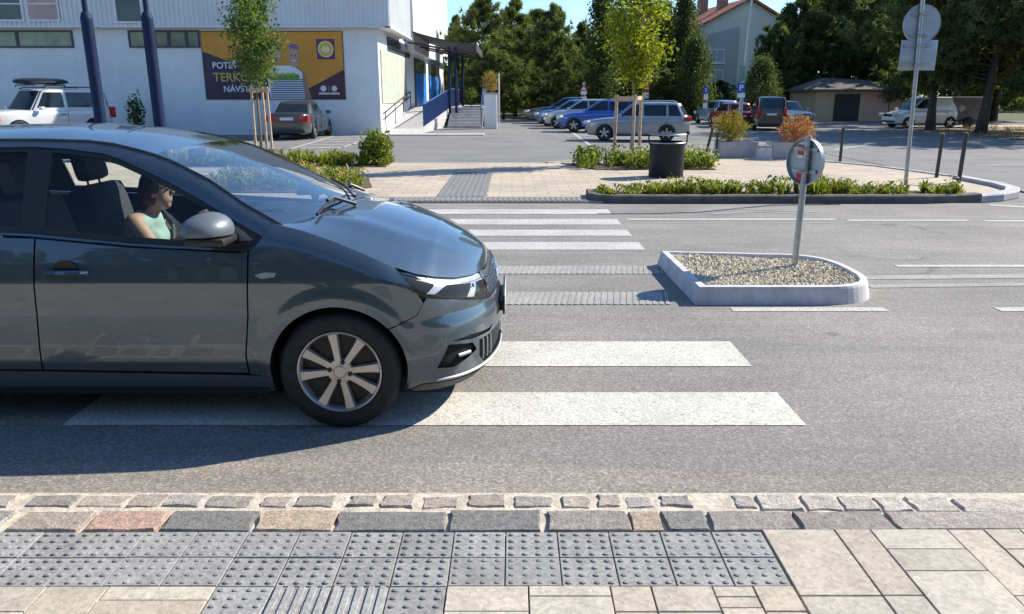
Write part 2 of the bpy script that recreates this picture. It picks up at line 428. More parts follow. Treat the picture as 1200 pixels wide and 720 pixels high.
# lane lines
z = MB()
for a, b, y, w in ((1.76, 3.0, 6.07, .12), (3.89, 6.2, 6.07, .12), (7.4, 9.4, 6.07, .12), (3.86, 6.6, 7.73, .10), (1.6, 4.47, 10.8, .12), (4.60, 6.25, 10.7, .12), (6.45, 9.6, 10.66, .12), (10.2, 13.5, 10.6, .12)):
    quad_strip(z, a, b, y-w/2, y+w/2, .004)
z.add([(7.5, 12.36, .004), (7.45, 12.2, .004), (9.4, 10.9, .004), (9.5, 11.05, .004)], [(0, 1, 2, 3)])
z.build('lane_marking', M['paint_far'], recalc=False)['kind'] = 'structure'
# worn cycle symbol and arrow lanes near the far kerb, worn centre line by the island
z = MB()
def bar(mb, a, b, w, zz=.004):
    a, b = Vector(a), Vector(b); d = (b-a).normalized(); n = Vector((-d.y, d.x))*w/2
    mb.add([(*(a+n), zz), (*(a-n), zz), (*(b-n), zz), (*(b+n), zz)], [(0, 1, 2, 3)])
bar(z, (2.55, 11.45), (3.35, 11.85), .10); bar(z, (3.35, 11.85), (4.5, 11.5), .10); bar(z, (2.9, 11.3), (3.6, 11.55), .10); bar(z, (3.6, 11.55), (4.3, 11.3), .10)
bar(z, (3.25, 7.2), (5.6, 7.3), .16); bar(z, (3.2, 6.85), (4.9, 6.95), .12)
bar(z, (6.2, 7.28), (8.4, 7.2), .14)

z.build('worn_marking', M['paint_worn'], recalc=False)['kind'] = 'structure'
z = MB(); pts_ = [at(*p) for p in ((700, 251), (760, 251), (820, 249), (862, 245), (905, 241), (985, 240))]
for a_, b_ in zip(pts_, pts_[1:]): bar(z, a_.to_2d(), b_.to_2d(), .05, .0055)
z.build('tar_seal', M['black_plastic'], recalc=False)['kind'] = 'structure'
# ribbed guide strips across the carriageway
for yc, w in ((7.54, .36), (6.43, .42)):
    mb = MB(); x = -2.3; quad_strip(mb, -2.3, 1.42 if yc > 7 else 1.25, yc-w/2, yc+w/2, .003, .05)
    while x < (1.45 if yc > 7 else 1.28):
        sk = .06
        a = [(x, yc-w/2), (x+.028, yc-w/2), (x+.028+sk, yc+w/2), (x+sk, yc+w/2)]
        mb.prism(a, .001, .007, bottom=False); x += .054
    mb.build('guide_strip', M['guide'])['kind'] = 'structure'

sheet('road_edge', [(-60, 2.95), (60, 2.95), (60, 3.2), (1.2, 3.22), (.2, 3.34), (-1.2, 3.36), (-60, 3.3)], .0035, M['asphalt_edge'])
# ---- near pavement
PB = [(-60, -60), (60, -60), (60, 2.86), (-60, 2.86)]
sheet('pavement_bed', [(-60, -50), (60, -50), (60, 3.06), (-60, 3.06)], .004, M['mortar'])
mb = MB(); rows = []
for j in range(9):
    y = 2.70+.36*j/8; rows.append([Vector((x, y-(max(0, x-1)*.03), .0165+.006*noise.noise(Vector((x*9, y*14, 0)))-(.018 if j == 8 else 0)-(.004 if j == 0 else 0))) for x in np.arange(-6.6, 8., .045).tolist()])
mb.grid(rows); mb.build('mortar_bed', M['mortar'], recalc=False)['kind'] = 'structure'
rnd = random.Random(3)
def cell(mb, poly, z0, z1, col, b=.004):
    """a paving unit with a rounded arris"""
    q = inset_poly(poly, b); n = len(poly)
    vs = [(p[0], p[1], z0) for p in poly]+[(p[0], p[1], z1-b*.7) for p in poly]+[(p[0], p[1], z1) for p in q]
    fs = [(i, (i+1) % n, n+(i+1) % n, n+i) for i in range(n)]+[(n+i, n+(i+1) % n, 2*n+(i+1) % n, 2*n+i) for i in range(n)]+[tuple(range(2*n, 3*n))]
    mb.add(vs, fs, col)
def rect(x0, x1, y0, y1): return [(x0, y0), (x1, y0), (x1, y1), (x0, y1)]
TW, TD, ZT = .198, .175, .030
tl = MB()
def domes(mb, x0, y0, col):
    for i in range(4):
        for j in range(4):
            cx, cy = x0+TW*(i+.5)/4, y0+TD*(j+.5)/4
            pr = [(.0115, 0), (.0098, .0042), (.005, .0058)]
            vs = [(cx+r*math.cos(k*PI/4), cy+r*math.sin(k*PI/4)*.95, ZT+h) for r, h in pr for k in range(8)]
            fs = [(a*8+k, a*8+(k+1) % 8, a*8+8+(k+1) % 8, a*8+8+k) for a in (0, 1) for k in range(8)]+[tuple(range(16, 24))]
            mb.add(vs, fs, tuple(c*.93 for c in col), True)
def blister(x0, y1):
    v = rnd.uniform(.88, 1.1); col = (.275*v, .270*v, .262*v)
    cell(tl, rect(x0+.002, x0+TW-.002, y1-TD+.002, y1-.002), .0, ZT+rnd.uniform(-.0015, .0015), col); domes(tl, x0, y1-TD, col)
def ribbed(x0, y1):
    v = rnd.uniform(.92, 1.1); col = (.29*v, .285*v, .277*v)
    cell(tl, rect(x0+.002, x0+TW-.002, y1-TD+.002, y1-.002), .0, ZT-.002, col)
    for k in range(5):
        a = x0+TW*(k+.25)/5
        tl.prism(inset_poly(rect(a, a+TW*.55/5, y1-TD+.004, y1-.004), 0.), ZT-.004, ZT+.005, tuple(c*1.05 for c in col), top_inset=.003)
x0 = .965-TW*26
for r in range(2):
    for i in range(26): blister(x0+i*TW, 2.705-r*TD)
gx = -1.016   # the guide strip that leads away from the kerb
for r in range(2, 14):
    blister(gx, 2.705-r*TD)
    for k in (1, 2): ribbed(gx+k*TW-.0, 2.705-r*TD)
    blister(gx+3*TW, 2.705-r*TD)
tl.build('tactile_paving', M['tile'])['kind'] = 'structure'
sl = MB()
def slabcol():
    v = rnd.uniform(.88, 1.10); w = rnd.uniform(-.02, .02)
    return (.455*v+w*.5, .40*v, .325*v-w*.5)
def slabs(x0, x1, y0, y1, widths, lens):
    x = x0
    while x < x1-.03:
        w = min(rnd.choice(widths), x1-x); y = y1
        while y > y0+.03:
            ln = min(rnd.choice(lens), y-y0)
            cell(sl, rect(x+.0025, x+w-.0025, y-ln+.0025, y-.0025), 0, ZT+.0035+rnd.uniform(-.002, .002), slabcol(), .0035); y -= ln
        x += w
slabs(.965+.004, 9., .4, 2.72, (.14, .14, .28, .30), (.14, .28, .28, .42))
slabs(.965-TW*26, gx, .4, 2.705-2*TD, (.28, .42, .21), (.08, .14, .14, .28))
slabs(gx+4*TW, .965, .4, 2.705-2*TD, (.21, .14, .28), (.06, .14, .14, .28))
slabs(-6.5, .965-TW*26, .4, 2.72, (.28, .30), (.28, .42))
sl.build('pavement', M['slab'])['kind'] = 'structure'
# kerb stones: one row of large setts, one row of smaller ones sunk in sandy mortar
st = MB()
pal = [(.27, .265, .255), (.19, .188, .185), (.33, .31, .28), (.42, .29, .225), (.40, .335, .26), (.24, .235, .23), (.31, .28, .27)]
def sett(x0, x1, y0, y1, h, col, z0=-.02):
    n = 3; poly = []
    for (a, b), (c, d) in (((x0, y0), (x1, y0)), ((x1, y0), (x1, y1)), ((x1, y1), (x0, y1)), ((x0, y1), (x0, y0))):
        for k in range(n):
            q = k/n; e = .0075
            poly.append((a+(c-a)*q+rnd.uniform(-e, e), b+(d-b)*q+rnd.uniform(-e*.7, e*.7)))
    q1 = inset_poly(poly, .004); q2 = inset_poly(poly, .011); m = len(poly)
    vs = [(p[0], p[1], z0) for p in poly]+[(p[0], p[1], h-.009) for p in poly]+[(p[0], p[1], h-.003+rnd.uniform(-.002, .002)) for p in q1]+[(p[0], p[1], h+rnd.uniform(-.003, .003)) for p in q2]
    fs = [(r*m+i, r*m+(i+1) % m, (r+1)*m+(i+1) % m, (r+1)*m+i) for r in range(3) for i in range(m)]+[tuple(range(3*m, 4*m))]
    st.add(vs, fs, col, False)
GB, PK, DG, TN, GP, BR, LP = (.38, .325, .27), (.47, .32, .25), (.205, .197, .188), (.47, .37, .27), (.30, .265, .24), (.36, .28, .21), (.48, .42, .37)
row = [(-6, 78, GB), (85, 172, PK), (178, 283, DG), (289, 382, TN), (386, 519, DG), (524, 634, DG), (645, 743, GP), (746, 784, BR), (787, 838, DG), (842, 948, GP), (952, 1062, GP)]
for a_, b_, c_ in row:
    v = rnd.uniform(.92, 1.1); sett((a_-600)*.00324, (b_-600)*.00324, 2.712+rnd.uniform(0, .006), 2.862+rnd.uniform(-.006, .006), .033, tuple(k*v for k in c_), -.01)
x = -1.99
while x > -6.4:
    w = rnd.uniform(.27, .40); c = rnd.choice(pal); sett(x-w, x-.025, 2.714, 2.862, .033, c); x -= w
row = [(-8, 50), (57, 115), (120, 160), (164, 211), (218, 273), (285, 322), (329, 375), (396, 428), (437, 478), (488, 533), (545, 592), (604, 650), (662, 698), (709, 737), (744, 776), (788, 825), (880, 904)]
for a_, b_ in row:
    v = rnd.uniform(.85, 1.1); c = rnd.choice(((.36, .32, .28), (.40, .345, .29), (.33, .30, .27), (.37, .335, .31)))
    sett((a_-600)*.00332, (b_-600)*.00332, 2.910+rnd.uniform(-.008, .008), 3.005+rnd.uniform(-.008, .012), .0235+rnd.uniform(-.003, .003), tuple(k*v for k in c), 0.)
x = -2.05
while x > -6.4:
    w = rnd.uniform(.13, .22); v = rnd.uniform(.85, 1.1); sett(x-w, x-.04, 2.91, 3.01, .0235, (.36*v, .32*v, .28*v)); x -= w
for a_, b_ in ((910, 960), (965, 1008), (1012, 1054), (1058, 1093), (1098, 1150), (1156, 1300), (1304, 1450), (1454, 1640), (1644, 1850), (1854, 2100)):
    v = rnd.uniform(.92, 1.08); sk = (a_-900)*.00010
    sett((a_-600)*.00332, (b_-600)*.00332, 2.890-sk, 3.010-sk*1.2, .026, (LP[0]*v, LP[1]*v, LP[2]*v), -.01)
for a_, b_ in ((1068, 1290), (1294, 1620), (1624, 2000), (2004, 2500)):
    v = rnd.uniform(.92, 1.05); sk = (a_-1060)*.00008; sett((a_-600)*.00324, (b_-600)*.00324, 2.722-sk, 2.862-sk, .031, (.39*v, .335*v, .30*v), -.01)
st.build('kerb_stones', M['stone'])['kind'] = 'structure'

# ---- far pavement, beds and kerbs
FP = [(-60, 12.5), (6.8, 12.5), (8.0, 12.95), (8.7, 13.6), (9.05, 14.6), (9.05, 16.5), (8.6, 18.8), (7.8, 20.4), (6.5, 21.3), (4.5, 21.4), (1.5, 20.2), (.9, 19.75), (-60, 19.75)]
def pavemat():
    t = NT('beige_paving'); c = t.coord('Object')
    b = t.n('ShaderNodeTexBrick'); b.inputs['Scale'].default_value = 1.; b.inputs['Brick Width'].default_value = .42; b.inputs['Row Height'].default_value = .28
    b.inputs['Mortar Size'].default_value = .006; b.inputs['Color1'].default_value = (.50, .42, .325, 1); b.inputs['Color2'].default_value = (.42, .35, .275, 1); b.inputs['Mortar'].default_value = (.2, .165, .13, 1)
    t.l(c, b.inputs['Vector'])
    v = t.ramp(t.noise(c, .8, 5, .6), [(.3, .84), (.7, 1.1)])
    t.bsdf(t.mix(1., b.outputs['Color'], v, 'MULTIPLY'), .9, 0., t.bump(t.noise(c, 80, 3), .2, .005)); return t.m
M['paving'] = pavemat()
mb = MB(); mb.prism(FP, -.02, .03); mb.build('pavement', M['paving'])['kind'] = 'structure'
# tactile strip at the far kerb and the guide strip that crosses the far pavement
mb = MB(); cg = (.185, .183, .18)
mb.prism(rect(-3.2, 1.18, 12.52, 13.02), .029, .034, cg)
y = 12.55
x = -3.2
while x < 1.16:
    mb.prism(rect(x+.01, x+.05, 12.54, 13.0), .033, .040, (.23, .228, .225), bottom=False); x += .085
mb.prism(rect(-1.26, -.43, 13.03, 17.35), .029, .035, cg)
y = 13.06
while y < 17.3:
    mb.prism(rect(-1.25, -.44, y, y+.09), .034, .036, (.21, .208, .205), bottom=False); y += .2
x = -1.24
while x < -.46:
    mb.prism(rect(x, x+.045, 13.05, 17.33), .0352, .042, (.21, .208, .205), bottom=False); x += .098
mb.build('tactile_paving', M['tile'])['kind'] = 'structure'
# kerb along the lot
mb = MB()
for i in range(5, len(FP)-2):
    a, b = Vector(FP[i]), Vector(FP[i+1]); d = (b-a); n = Vector((d.y, -d.x)).normalized()
    mb.prism([tuple(a), tuple(a+n*.12), tuple(b+n*.12), tuple(b)][::-1], -.02, .055)
mb.box((-29.6, 19.81, .0), (60.8, .12, .07))
mb.build('kerb', M['concrete'])['kind'] = 'structure'
# kerb of the planted bed on the right
def kerb_ring(pts, w, h, z0=-.02):
    m = MB(); L_ = []
    for i, p in enumerate(pts):
        a = Vector(pts[max(0, i-1)]); b = Vector(pts[min(len(pts)-1, i+1)]); d = (b-a).normalized(); n = Vector((-d.y, d.x)); p = Vector(p)
        L_.append([(*(p-n*.0), z0), (*(p), h-.02), (*(p+n*.02), h), (*(p+n*w), h), (*(p+n*w), z0)])
    m.grid(L_, smooth=False); return m
bedk = [(1.25, 13.35), (1.22, 12.75), (1.36, 12.52), (1.6, 12.46)]+[(1.6+.5*i, 12.44) for i in range(1, 11)]+[(7.0, 12.52), (7.6, 12.72)]
kerb_ring(bedk, .16, .13).build('kerb', M['kerb_dark'])['kind'] = 'structure'
kerb_ring([(7.6, 12.72), (8.1, 12.95), (8.6, 13.35), (8.95, 13.9), (9.1, 14.6), (9.12, 16.)], .22, .10).build('kerb', M['concrete'])['kind'] = 'structure'
sheet('planting_bed', [(1.4, 13.45), (1.38, 12.65), (6.9, 12.62), (7.6, 12.9), (7.5, 13.6)], .075, M['soil'])
mb = MB(); mb.prism([(1.9, 17.9), (4.6, 17.9), (4.6, 19.6), (1.2, 19.6)], 0., .05); mb.build('planting_bed', M['soil'])['kind'] = 'structure'
mb = MB(); mb.prism([(-8.6, 18.6), (-2.95, 18.6), (-3.1, 19.9), (-8.6, 20.4)], 0., .05); mb.build('planting_bed', M['soil'])['kind'] = 'structure'
mb = MB(); mb.prism([(-6., 13.6), (-3.0, 13.6), (-2.55, 14.4), (-3.0, 16.4), (-6., 16.4)], 0., .05); mb.build('planting_bed', M['soil'])['kind'] = 'structure'
# parking marks: hatching beside the green sedan, bays under the row of cars
mb = MB()
for i in range(5):
    y = 26.0+i*1.75; bar(mb, (-6.9-.1*i, y), (-5.5-.02*i, y+.5), .3, -.004)
bar(mb, (-7.1, 25.6), (-7.5, 33.8), .12, -.004); bar(mb, (-5.6, 25.8), (-5.7, 33.8), .12, -.004)
bar(mb, (-11.2, 25.6), (-11.6, 33.8), .12, -.004); bar(mb, (-15.2, 25.6), (-15.6, 33.8), .12, -.004)
for i in range(7):
    y = 28.2+i*2.9; bar(mb, (2.7+.03*i, y), (8.4+.03*i, y+.2), .13, -.004)
bar(mb, (2.7, 27.6), (2.9, 50), .12, -.004)
bar(mb, (10.2, 25.2), (12.6, 28.2), .15, .001); bar(mb, (11.4, 19.5), (15.5, 20.2), .12, .001); bar(mb, (13.0, 16.8), (17.5, 18.6), .12, .001); bar(mb, (12, 14.6), (18.5, 14.4), .12, .001)
mb.build('bay_marking', M['paint_far'], recalc=False)['kind'] = 'structure'
# verge under the pines and pale footway in front of the garage
sheet('footway', [(15.2, 43.5), (30, 43.5), (30, 46.5), (15.6, 46.5)], .006, M['paving'])
sheet('footway', [(6.5, 47.5), (15.0, 47.5), (15.2, 49), (6.5, 49)], .006, M['paving'])
sheet('verge', [(19.5, 30.5), (60, 27), (60, 43), (20.5, 42.3)], .012, plain('dry_verge', (.22, .15, .085), 1., var=.45, vscale=3, bump=.6, bscale=20))
sheet('verge', [(-4, 59), (15, 59), (40, 54), (90, 60), (90, 130), (-40, 130), (-40, 67), (-4, 67)], .012, plain('grass_verge', (.060, .080, .025), 1., var=.4, vscale=2.2, bump=.6, bscale=18))
# ------------------------------------------------------------------ the near car: panels cut out of analytic surfaces
def pip(x, y, polys):
    ins = np.zeros(len(x), bool)
    for poly in polys:
        n = len(poly)
        for i in range(n):
            x1, y1 = poly[i]; x2, y2 = poly[(i+1) % n]
            if y1 == y2: continue
            c = ((y1 > y) != (y2 > y)) & (x < (x2-x1)*(y-y1)/(y2-y1)+x1); ins ^= c
    return ins
def densify(poly, step):
    out = []; n = len(poly)
    for i in range(n):
        a, b = poly[i], poly[(i+1) % n]; m = max(1, int(math.hypot(b[0]-a[0], b[1]-a[1])/step+.5))
        out += [(a[0]+(b[0]-a[0])*k/m, a[1]+(b[1]-a[1])*k/m) for k in range(m)]
    return out
def panel(name, polys, surf, mat, parent, step=.028, lip=.012, off=0., mirror=(1,), dens=None):
    """polys: outline and holes in surface coordinates; surf(a, b, off) -> point; one mesh, normals from the surface"""
    polys = [densify(p, step*.7 if dens is None else dens) for p in polys]
    V = [p for q in polys for p in q]; E = []; k = 0
    for q in polys:
        E += [(k+i, k+(i+1) % len(q)) for i in range(len(q))]; k += len(q)
    A = np.array(V); lo, hi = A.min(0), A.max(0)
    gx, gy = np.meshgrid(np.arange(lo[0]+step/2, hi[0], step), np.arange(lo[1]+step/2, hi[1], step)); gx = gx.ravel(); gy = gy.ravel()
    if len(gx):
        keep = pip(gx, gy, polys)
        d = np.full(len(gx), 9.)
        for p in V: d = np.minimum(d, np.hypot(gx-p[0], gy-p[1]))
        keep &= d > step*.55; V += list(zip(gx[keep].tolist(), gy[keep].tolist()))
    vo, eo, fo, _, _, _ = geometry.delaunay_2d_cdt([Vector(p) for p in V], E, [], 0, 1e-5)
    C = np.array([[sum(vo[i].x for i in f)/3, sum(vo[i].y for i in f)/3] for f in fo])
    ok = pip(C[:, 0], C[:, 1], polys); fo = [f for f, o in zip(fo, ok) if o]
    used = sorted({i for f in fo for i in f}); mp = {o: i for i, o in enumerate(used)}
    uv = [vo[i] for i in used]; fo = [tuple(mp[i] for i in f) for f in fo]
    pts = []; nor = []
    for p in uv:
        e = .004; q = surf(p.x, p.y, off)
        du = surf(p.x+e, p.y, off)-surf(p.x-e, p.y, off); dv = surf(p.x, p.y+e, off)-surf(p.x, p.y-e, off)
        n = np.cross(du, dv); l = np.linalg.norm(n); n = n/l if l > 1e-12 else np.array((0, 1., 0))
        pts.append(q); nor.append(n)
    # orientation: surface coordinates (forward, up) with outward lateral axis -> flip if normals point inward
    cen = np.mean(pts, 0); s = 1. if sum(n[1] for n in nor) > 0 else -1.
    nor = [n*s for n in nor]
    edge = {}
    for f in fo:
        for i in range(3):
            a, b = f[i], f[(i+1) % 3]; edge.setdefault((min(a, b), max(a, b)), []).append((a, b))
    bnd = [v[0] for v in edge.values() if len(v) == 1]
    mid = {i for i, p in enumerate(pts) if abs(p[1]) < .004}
    if len(mirror) == 2 and len(mid) < 3:        # the two sides are separate pieces
        outs = [panel_mesh(name, pts, nor, fo, bnd, mat, parent, lip, (m,), set()) for m in mirror]
        return outs[0]
    return panel_mesh(name, pts, nor, fo, bnd, mat, parent, lip, mirror, mid if len(mirror) == 2 else set())
def panel_mesh(name, pts, nor, fo, bnd, mat, parent, lip, mirror, mid):
    vs, ns, fs, sm = [], [], [], []
    for i in mid: pts[i] = np.array((pts[i][0], 0., pts[i][2])); nor[i] = np.array((nor[i][0], 0., nor[i][2]))
    first = None
    for m in mirror:
        ix = {}
        for i, (p, n) in enumerate(zip(pts, nor)):
            if first and i in mid: ix[i] = first[i]; continue
            ix[i] = len(vs); vs.append((p[0], -m*p[1], p[2])); ns.append((n[0], -m*n[1], n[2]))
        first = first or ix
        for f in fo:
            g = [ix[i] for i in f]; q = [Vector(vs[i]) for i in g]; n = (q[1]-q[0]).cross(q[2]-q[0])
            g = g if n.dot(Vector(ns[g[0]])) > 0 else g[::-1]
            fs.append(tuple(g)); sm.append(True)
        if lip:
            bi = {}
            for a, c in bnd:
                if a in mid and c in mid: continue
                for i in (a, c):
                    if i not in bi:
                        bi[i] = len(vs); p, n = Vector(vs[ix[i]]), Vector(ns[ix[i]])
                        vs += [tuple(p), tuple(p-n*lip)]; ns += [tuple(n), tuple(n)]
                fs.append((bi[a], bi[c], bi[c]+1, bi[a]+1)); sm.append(False)
    me = bpy.data.meshes.new(name); me.from_pydata(vs, [], fs); me.polygons.foreach_set('use_smooth', sm); me.update()
    me.normals_split_custom_set_from_vertices([Vector(n).normalized() if s_ else (0, 0, 0) for n, s_ in zip(ns, [True]*len(ns))])
    return link(name, me, mat, parent)
def patch(name, rows, mat, parent, flip=False):
    mb = MB(); mb.grid(rows); o = mb.build(name, mat, parent, recalc=False, sharp=False)
    if flip: o.data.flip_normals()
    return o
def mir(p): return (p[0], -p[1], p[2])

CX, CY = -.87, 4.645
car = empty('hatchback_car', (CX, CY, 0), 0., 'slate blue hatchback driving over the zebra crossing with a woman at the wheel', 'car')
PAINT = M['car_paint']
def arch(wx, a0, a1, r=RARCH, n=28): return [(wx+r*math.cos(R(a0+(a1-a0)*i/n)), .31+r*math.sin(R(a0+(a1-a0)*i/n))) for i in range(n+1)]
def ang_at(z, r=RARCH): return math.degrees(math.asin((z-.31)/r))
# DLO (glass opening) and roof rail curves in (x, z)
DLO_TOP = [(-.335, .982), (-.455, 1.044), (-.705, 1.182), (-.85, 1.252), (-1.002, 1.316), (-1.09, 1.352), (-1.182, 1.378), (-1.357, 1.399), (-1.531, 1.409), (-1.8, 1.405), (-2.05, 1.385), (-2.25, 1.345), (-2.42, 1.27), (-2.52, 1.18), (-2.58, 1.08)]
DLO_BOT = [(-2.50, 1.034), (-2.2, 1.024), (-1.85, 1.017), (-1.495, 1.003), (-1.0, .958), (-.45, .929), (-.36, .948)]
RAIL = [(-.262, 1.036), (-.459, 1.139), (-.647, 1.254), (-.835, 1.338), (-.93, 1.370), (-1.013, 1.392), (-1.147, 1.421), (-1.278, 1.435), (-1.494, 1.441), (-1.75, 1.441), (-2.1, 1.432), (-2.45, 1.41), (-2.75, 1.375), (-2.88, 1.30), (-3.02, 1.17), (-3.12, 1.04)]
def rail_x(z): return None
belt_line = [(-3.12, 1.04), (-2.6, 1.02), (-2.2, 1.012), (-1.85, 1.006), (-1.495, .992), (-1.0, .948), (-.45, .920), (-.40, .93), (-.33, .965), (-.262, 1.01)]
def gsurf(a, b, off=0.): return GS(a, b, off)
def lsurf(a, b, off=0.): return L(a, b, off)
# upper structure: pillars and roof rails, both sides
body = panel('body_frame', [RAIL+[(-3.10, 1.02), (-2.7, 1.02), (-2.2, 1.012), (-1.85, 1.006), (-1.495, .992), (-1.0, .948), (-.45, .920), (-.40, .93), (-.33, .965), (-.262, 1.0)], DLO_TOP+DLO_BOT], gsurf, PAINT, car, .03, .02, 0., (1, -1))
# dark window surround and pillars behind the glass line
def inner(poly, d=.0): return poly
panel('window_seal', [[(x, z) for x, z in DLO_TOP+DLO_BOT], [(-.40, .975), (-.475, 1.032), (-.715, 1.158), (-.86, 1.228), (-1.01, 1.291), (-1.10, 1.328), (-1.19, 1.353), (-1.355, 1.374), (-1.435, 1.380), (-1.425, 1.03), (-1.0, .988), (-.47, .957)],
       [(-1.56, 1.385), (-1.8, 1.380), (-2.03, 1.362), (-2.16, 1.335), (-2.14, 1.062), (-1.85, 1.052), (-1.545, 1.036)]], gsurf, M['black_plastic'], car, .03, .012, -.006, (1, -1))
for m in (1, -1):
    w = panel('door_window', [[(-.39, .97), (-.475, 1.036), (-.715, 1.162), (-.86, 1.232), (-1.01, 1.295), (-1.10, 1.332), (-1.19, 1.357), (-1.355, 1.378), (-1.44, 1.384), (-1.43, 1.026), (-1.0, .984), (-.465, .953)]], gsurf, M['glass'], car, .06, 0, -.010, (m,))
    w = panel('door_window', [[(-1.555, 1.389), (-1.8, 1.384), (-2.03, 1.366), (-2.17, 1.338), (-2.15, 1.058), (-1.85, 1.048), (-1.54, 1.032)]], gsurf, M['glass'], car, .06, 0, -.010, (m,))
# lower body
top_f = [(s, ztop(s)) for s in np.linspace(-.30, .30, 16).tolist()]
aF, aB = ang_at(.285), ang_at(.255)
def frontfender():
    a_end = 58
    p = [(-.300, ztop(-.30)-.002)]+top_f+[(.405, .716), (.44, .66), (.40, .60)]
    p += arch(0., ang_at(.545), 180-ang_at(.285))
    p += [(-.458, .292), (-.462, .40), (-.43, .60), (-.413, .80), (-.409, .925), (-.375, .955)]
    return p
# the dark inner shell shows through the shut lines
shell = [(-3.2, .20)]+[(-3.2, 1.0), (-2.3, 1.0), (-1.5, .985), (-.45, .915), (-.3, .98)]+[(s, ztop(s)-.03) for s in np.linspace(-.2, 1.35, 20).tolist()]+[(1.35, .22), (.40, .22)]+arch(0., ang_at(.22), 180-ang_at(.22), RARCH+.004)+arch(-2.604, ang_at(.22), 180-ang_at(.22), RARCH+.004)
panel('inner_shell', [shell], lsurf, M['black'], car, .05, 0, -.016, (1, -1))
panel('front_wing', [frontfender()], lsurf, PAINT, car, .022, .014, 0., (1, -1))
# bumper: wraps round to the other side
def half_front(poly): return poly
GRILLE_TOP = [(s, ztop(s)-.004) for s in (1.10, 1.2, 1.3, 1.40, SF)]
bl = [(.44, .655), (.405, .598)]+arch(0., ang_at(.540), ang_at(.205), RARCH, 14)+[(.45, .196), (.70, .185), (1.0, .18), (SF, .18), (SF, .575), (1.05, .577), (1.0, .578), (.82, .612), (.63, .650), (.46, .682)]
fog = [(.503, .309), (.571, .428), (.739, .402), (.775, .355), (.60, .300)]
wing = [(.587, .443), (.72, .450), (.925, .432), (1.0, .440), (.93, .415), (.72, .425)]
lowin = [(.80, .400), (SF+.01, .415), (SF+.01, .262), (.86, .262), (.80, .31)]
bumper = panel('front_bumper', [bl, fog, wing, [(.80, .400), (SF-.002, .415), (SF-.002, .262), (.86, .262), (.80, .31)]], lsurf, PAINT, car, .022, .016, 0., (1, -1))
panel('lower_grille', [[(.78, .41), (SF, .425), (SF, .25), (.84, .25), (.78, .30)]], lsurf, M['black_plastic'], bumper, .04, 0, -.02, (1, -1))
panel('fog_bezel', [fog], lsurf, M['gloss_black'], bumper, .03, 0, -.022, (1, -1))
panel('air_slot', [wing], lsurf, M['black_plastic'], bumper, .03, 0, -.014, (1, -1))
mb = MB()
for m in (1, -1):
    for k in range(3):
        s = .86+.055*k; mb.tube([(lambda q: (q[0], -m*q[1], q[2]))(L(s-.02*(zz-.27), zz, -.008)) for zz in np.linspace(.275, .39, 6)], .006, 6)
    mb.tube([(lambda q: (q[0], -m*q[1], q[2]))(L(s, .243+.0*s, .001)) for s in np.linspace(.50, 1.44, 24)], .008, 6)
    mb.tube([(lambda q: (q[0], -m*q[1], q[2]))(L(s, .352, -.012)) for s in np.linspace(.64, .73, 6)], .010, 6)
mb.build('bumper_trim', M['alu'], bumper)
panel('front_lip', [[(.37, .205), (.42, .225), (.60, .222), (1.0, .215), (SF, .215), (SF, .165), (.9, .165), (.45, .175), (.37, .19)]], lsurf, M['black_plastic'], bumper, .03, .01, .004, (1, -1))
# grille between the lamps
gr = panel('grille', [[(1.03, .580), (SF, .578), (SF, ztop(SF)-.012), (1.2, ztop(1.2)-.012), (1.08, .715)]], lsurf, M['black_plastic'], car, .04, .01, -.012, (1, -1))
mb = MB()
for m in (1, -1):
    for i in range(6):
        for j in range(4):
            s, zz = 1.08+.066*i+(.03 if j % 2 else 0), .60+.028*j
            a = [L(s-.014, zz-.005, 0), L(s, zz+.006, .004), L(s+.014, zz-.005, 0)]
            mb.tube([(q[0], -m*q[1], q[2]) for q in a], .0042, 5)
mb.build('grille_bars', M['chrome'], gr)
# headlamps
HLP = [(.300, .826), (.402, .716), (.46, .690), (.63, .656), (.82, .618), (1.0, .584), (1.04, .60), (1.07, .715), (.95, ztop(.95)-.010), (.85, ztop(.85)-.010), (.73, ztop(.73)-.008), (.55, ztop(.55)-.008), (.42, ztop(.42)-.007)]
for m in (1, -1):
    hl = panel('headlight', [HLP], lsurf, M['lamp_glass'], car, .03, 0, .001, (m,))
    panel('lamp_housing', [HLP], lsurf, M['lamp_house'], hl, .04, 0, -.030, (m,))
    for pol in ([(.41, .772), (.56, .762), (.80, .735), (1.045, .708), (1.045, .676), (.82, .698), (.62, .722), (.52, .690), (.465, .697), (.535, .735)], [(.86, .694), (.92, .688), (.84, .622), (.77, .635)]):
        panel('light_strip', [pol], lsurf, M['lamp'], hl, .04, .006, -.016, (m,))
    panel('lamp_bezel', [[(.325, .812), (.50, .800), (.72, .772), (1.0, .728), (1.0, .715), (.72, .750), (.46, .770)]], lsurf, M['alloy'], hl, .04, .004, -.02, (m,))
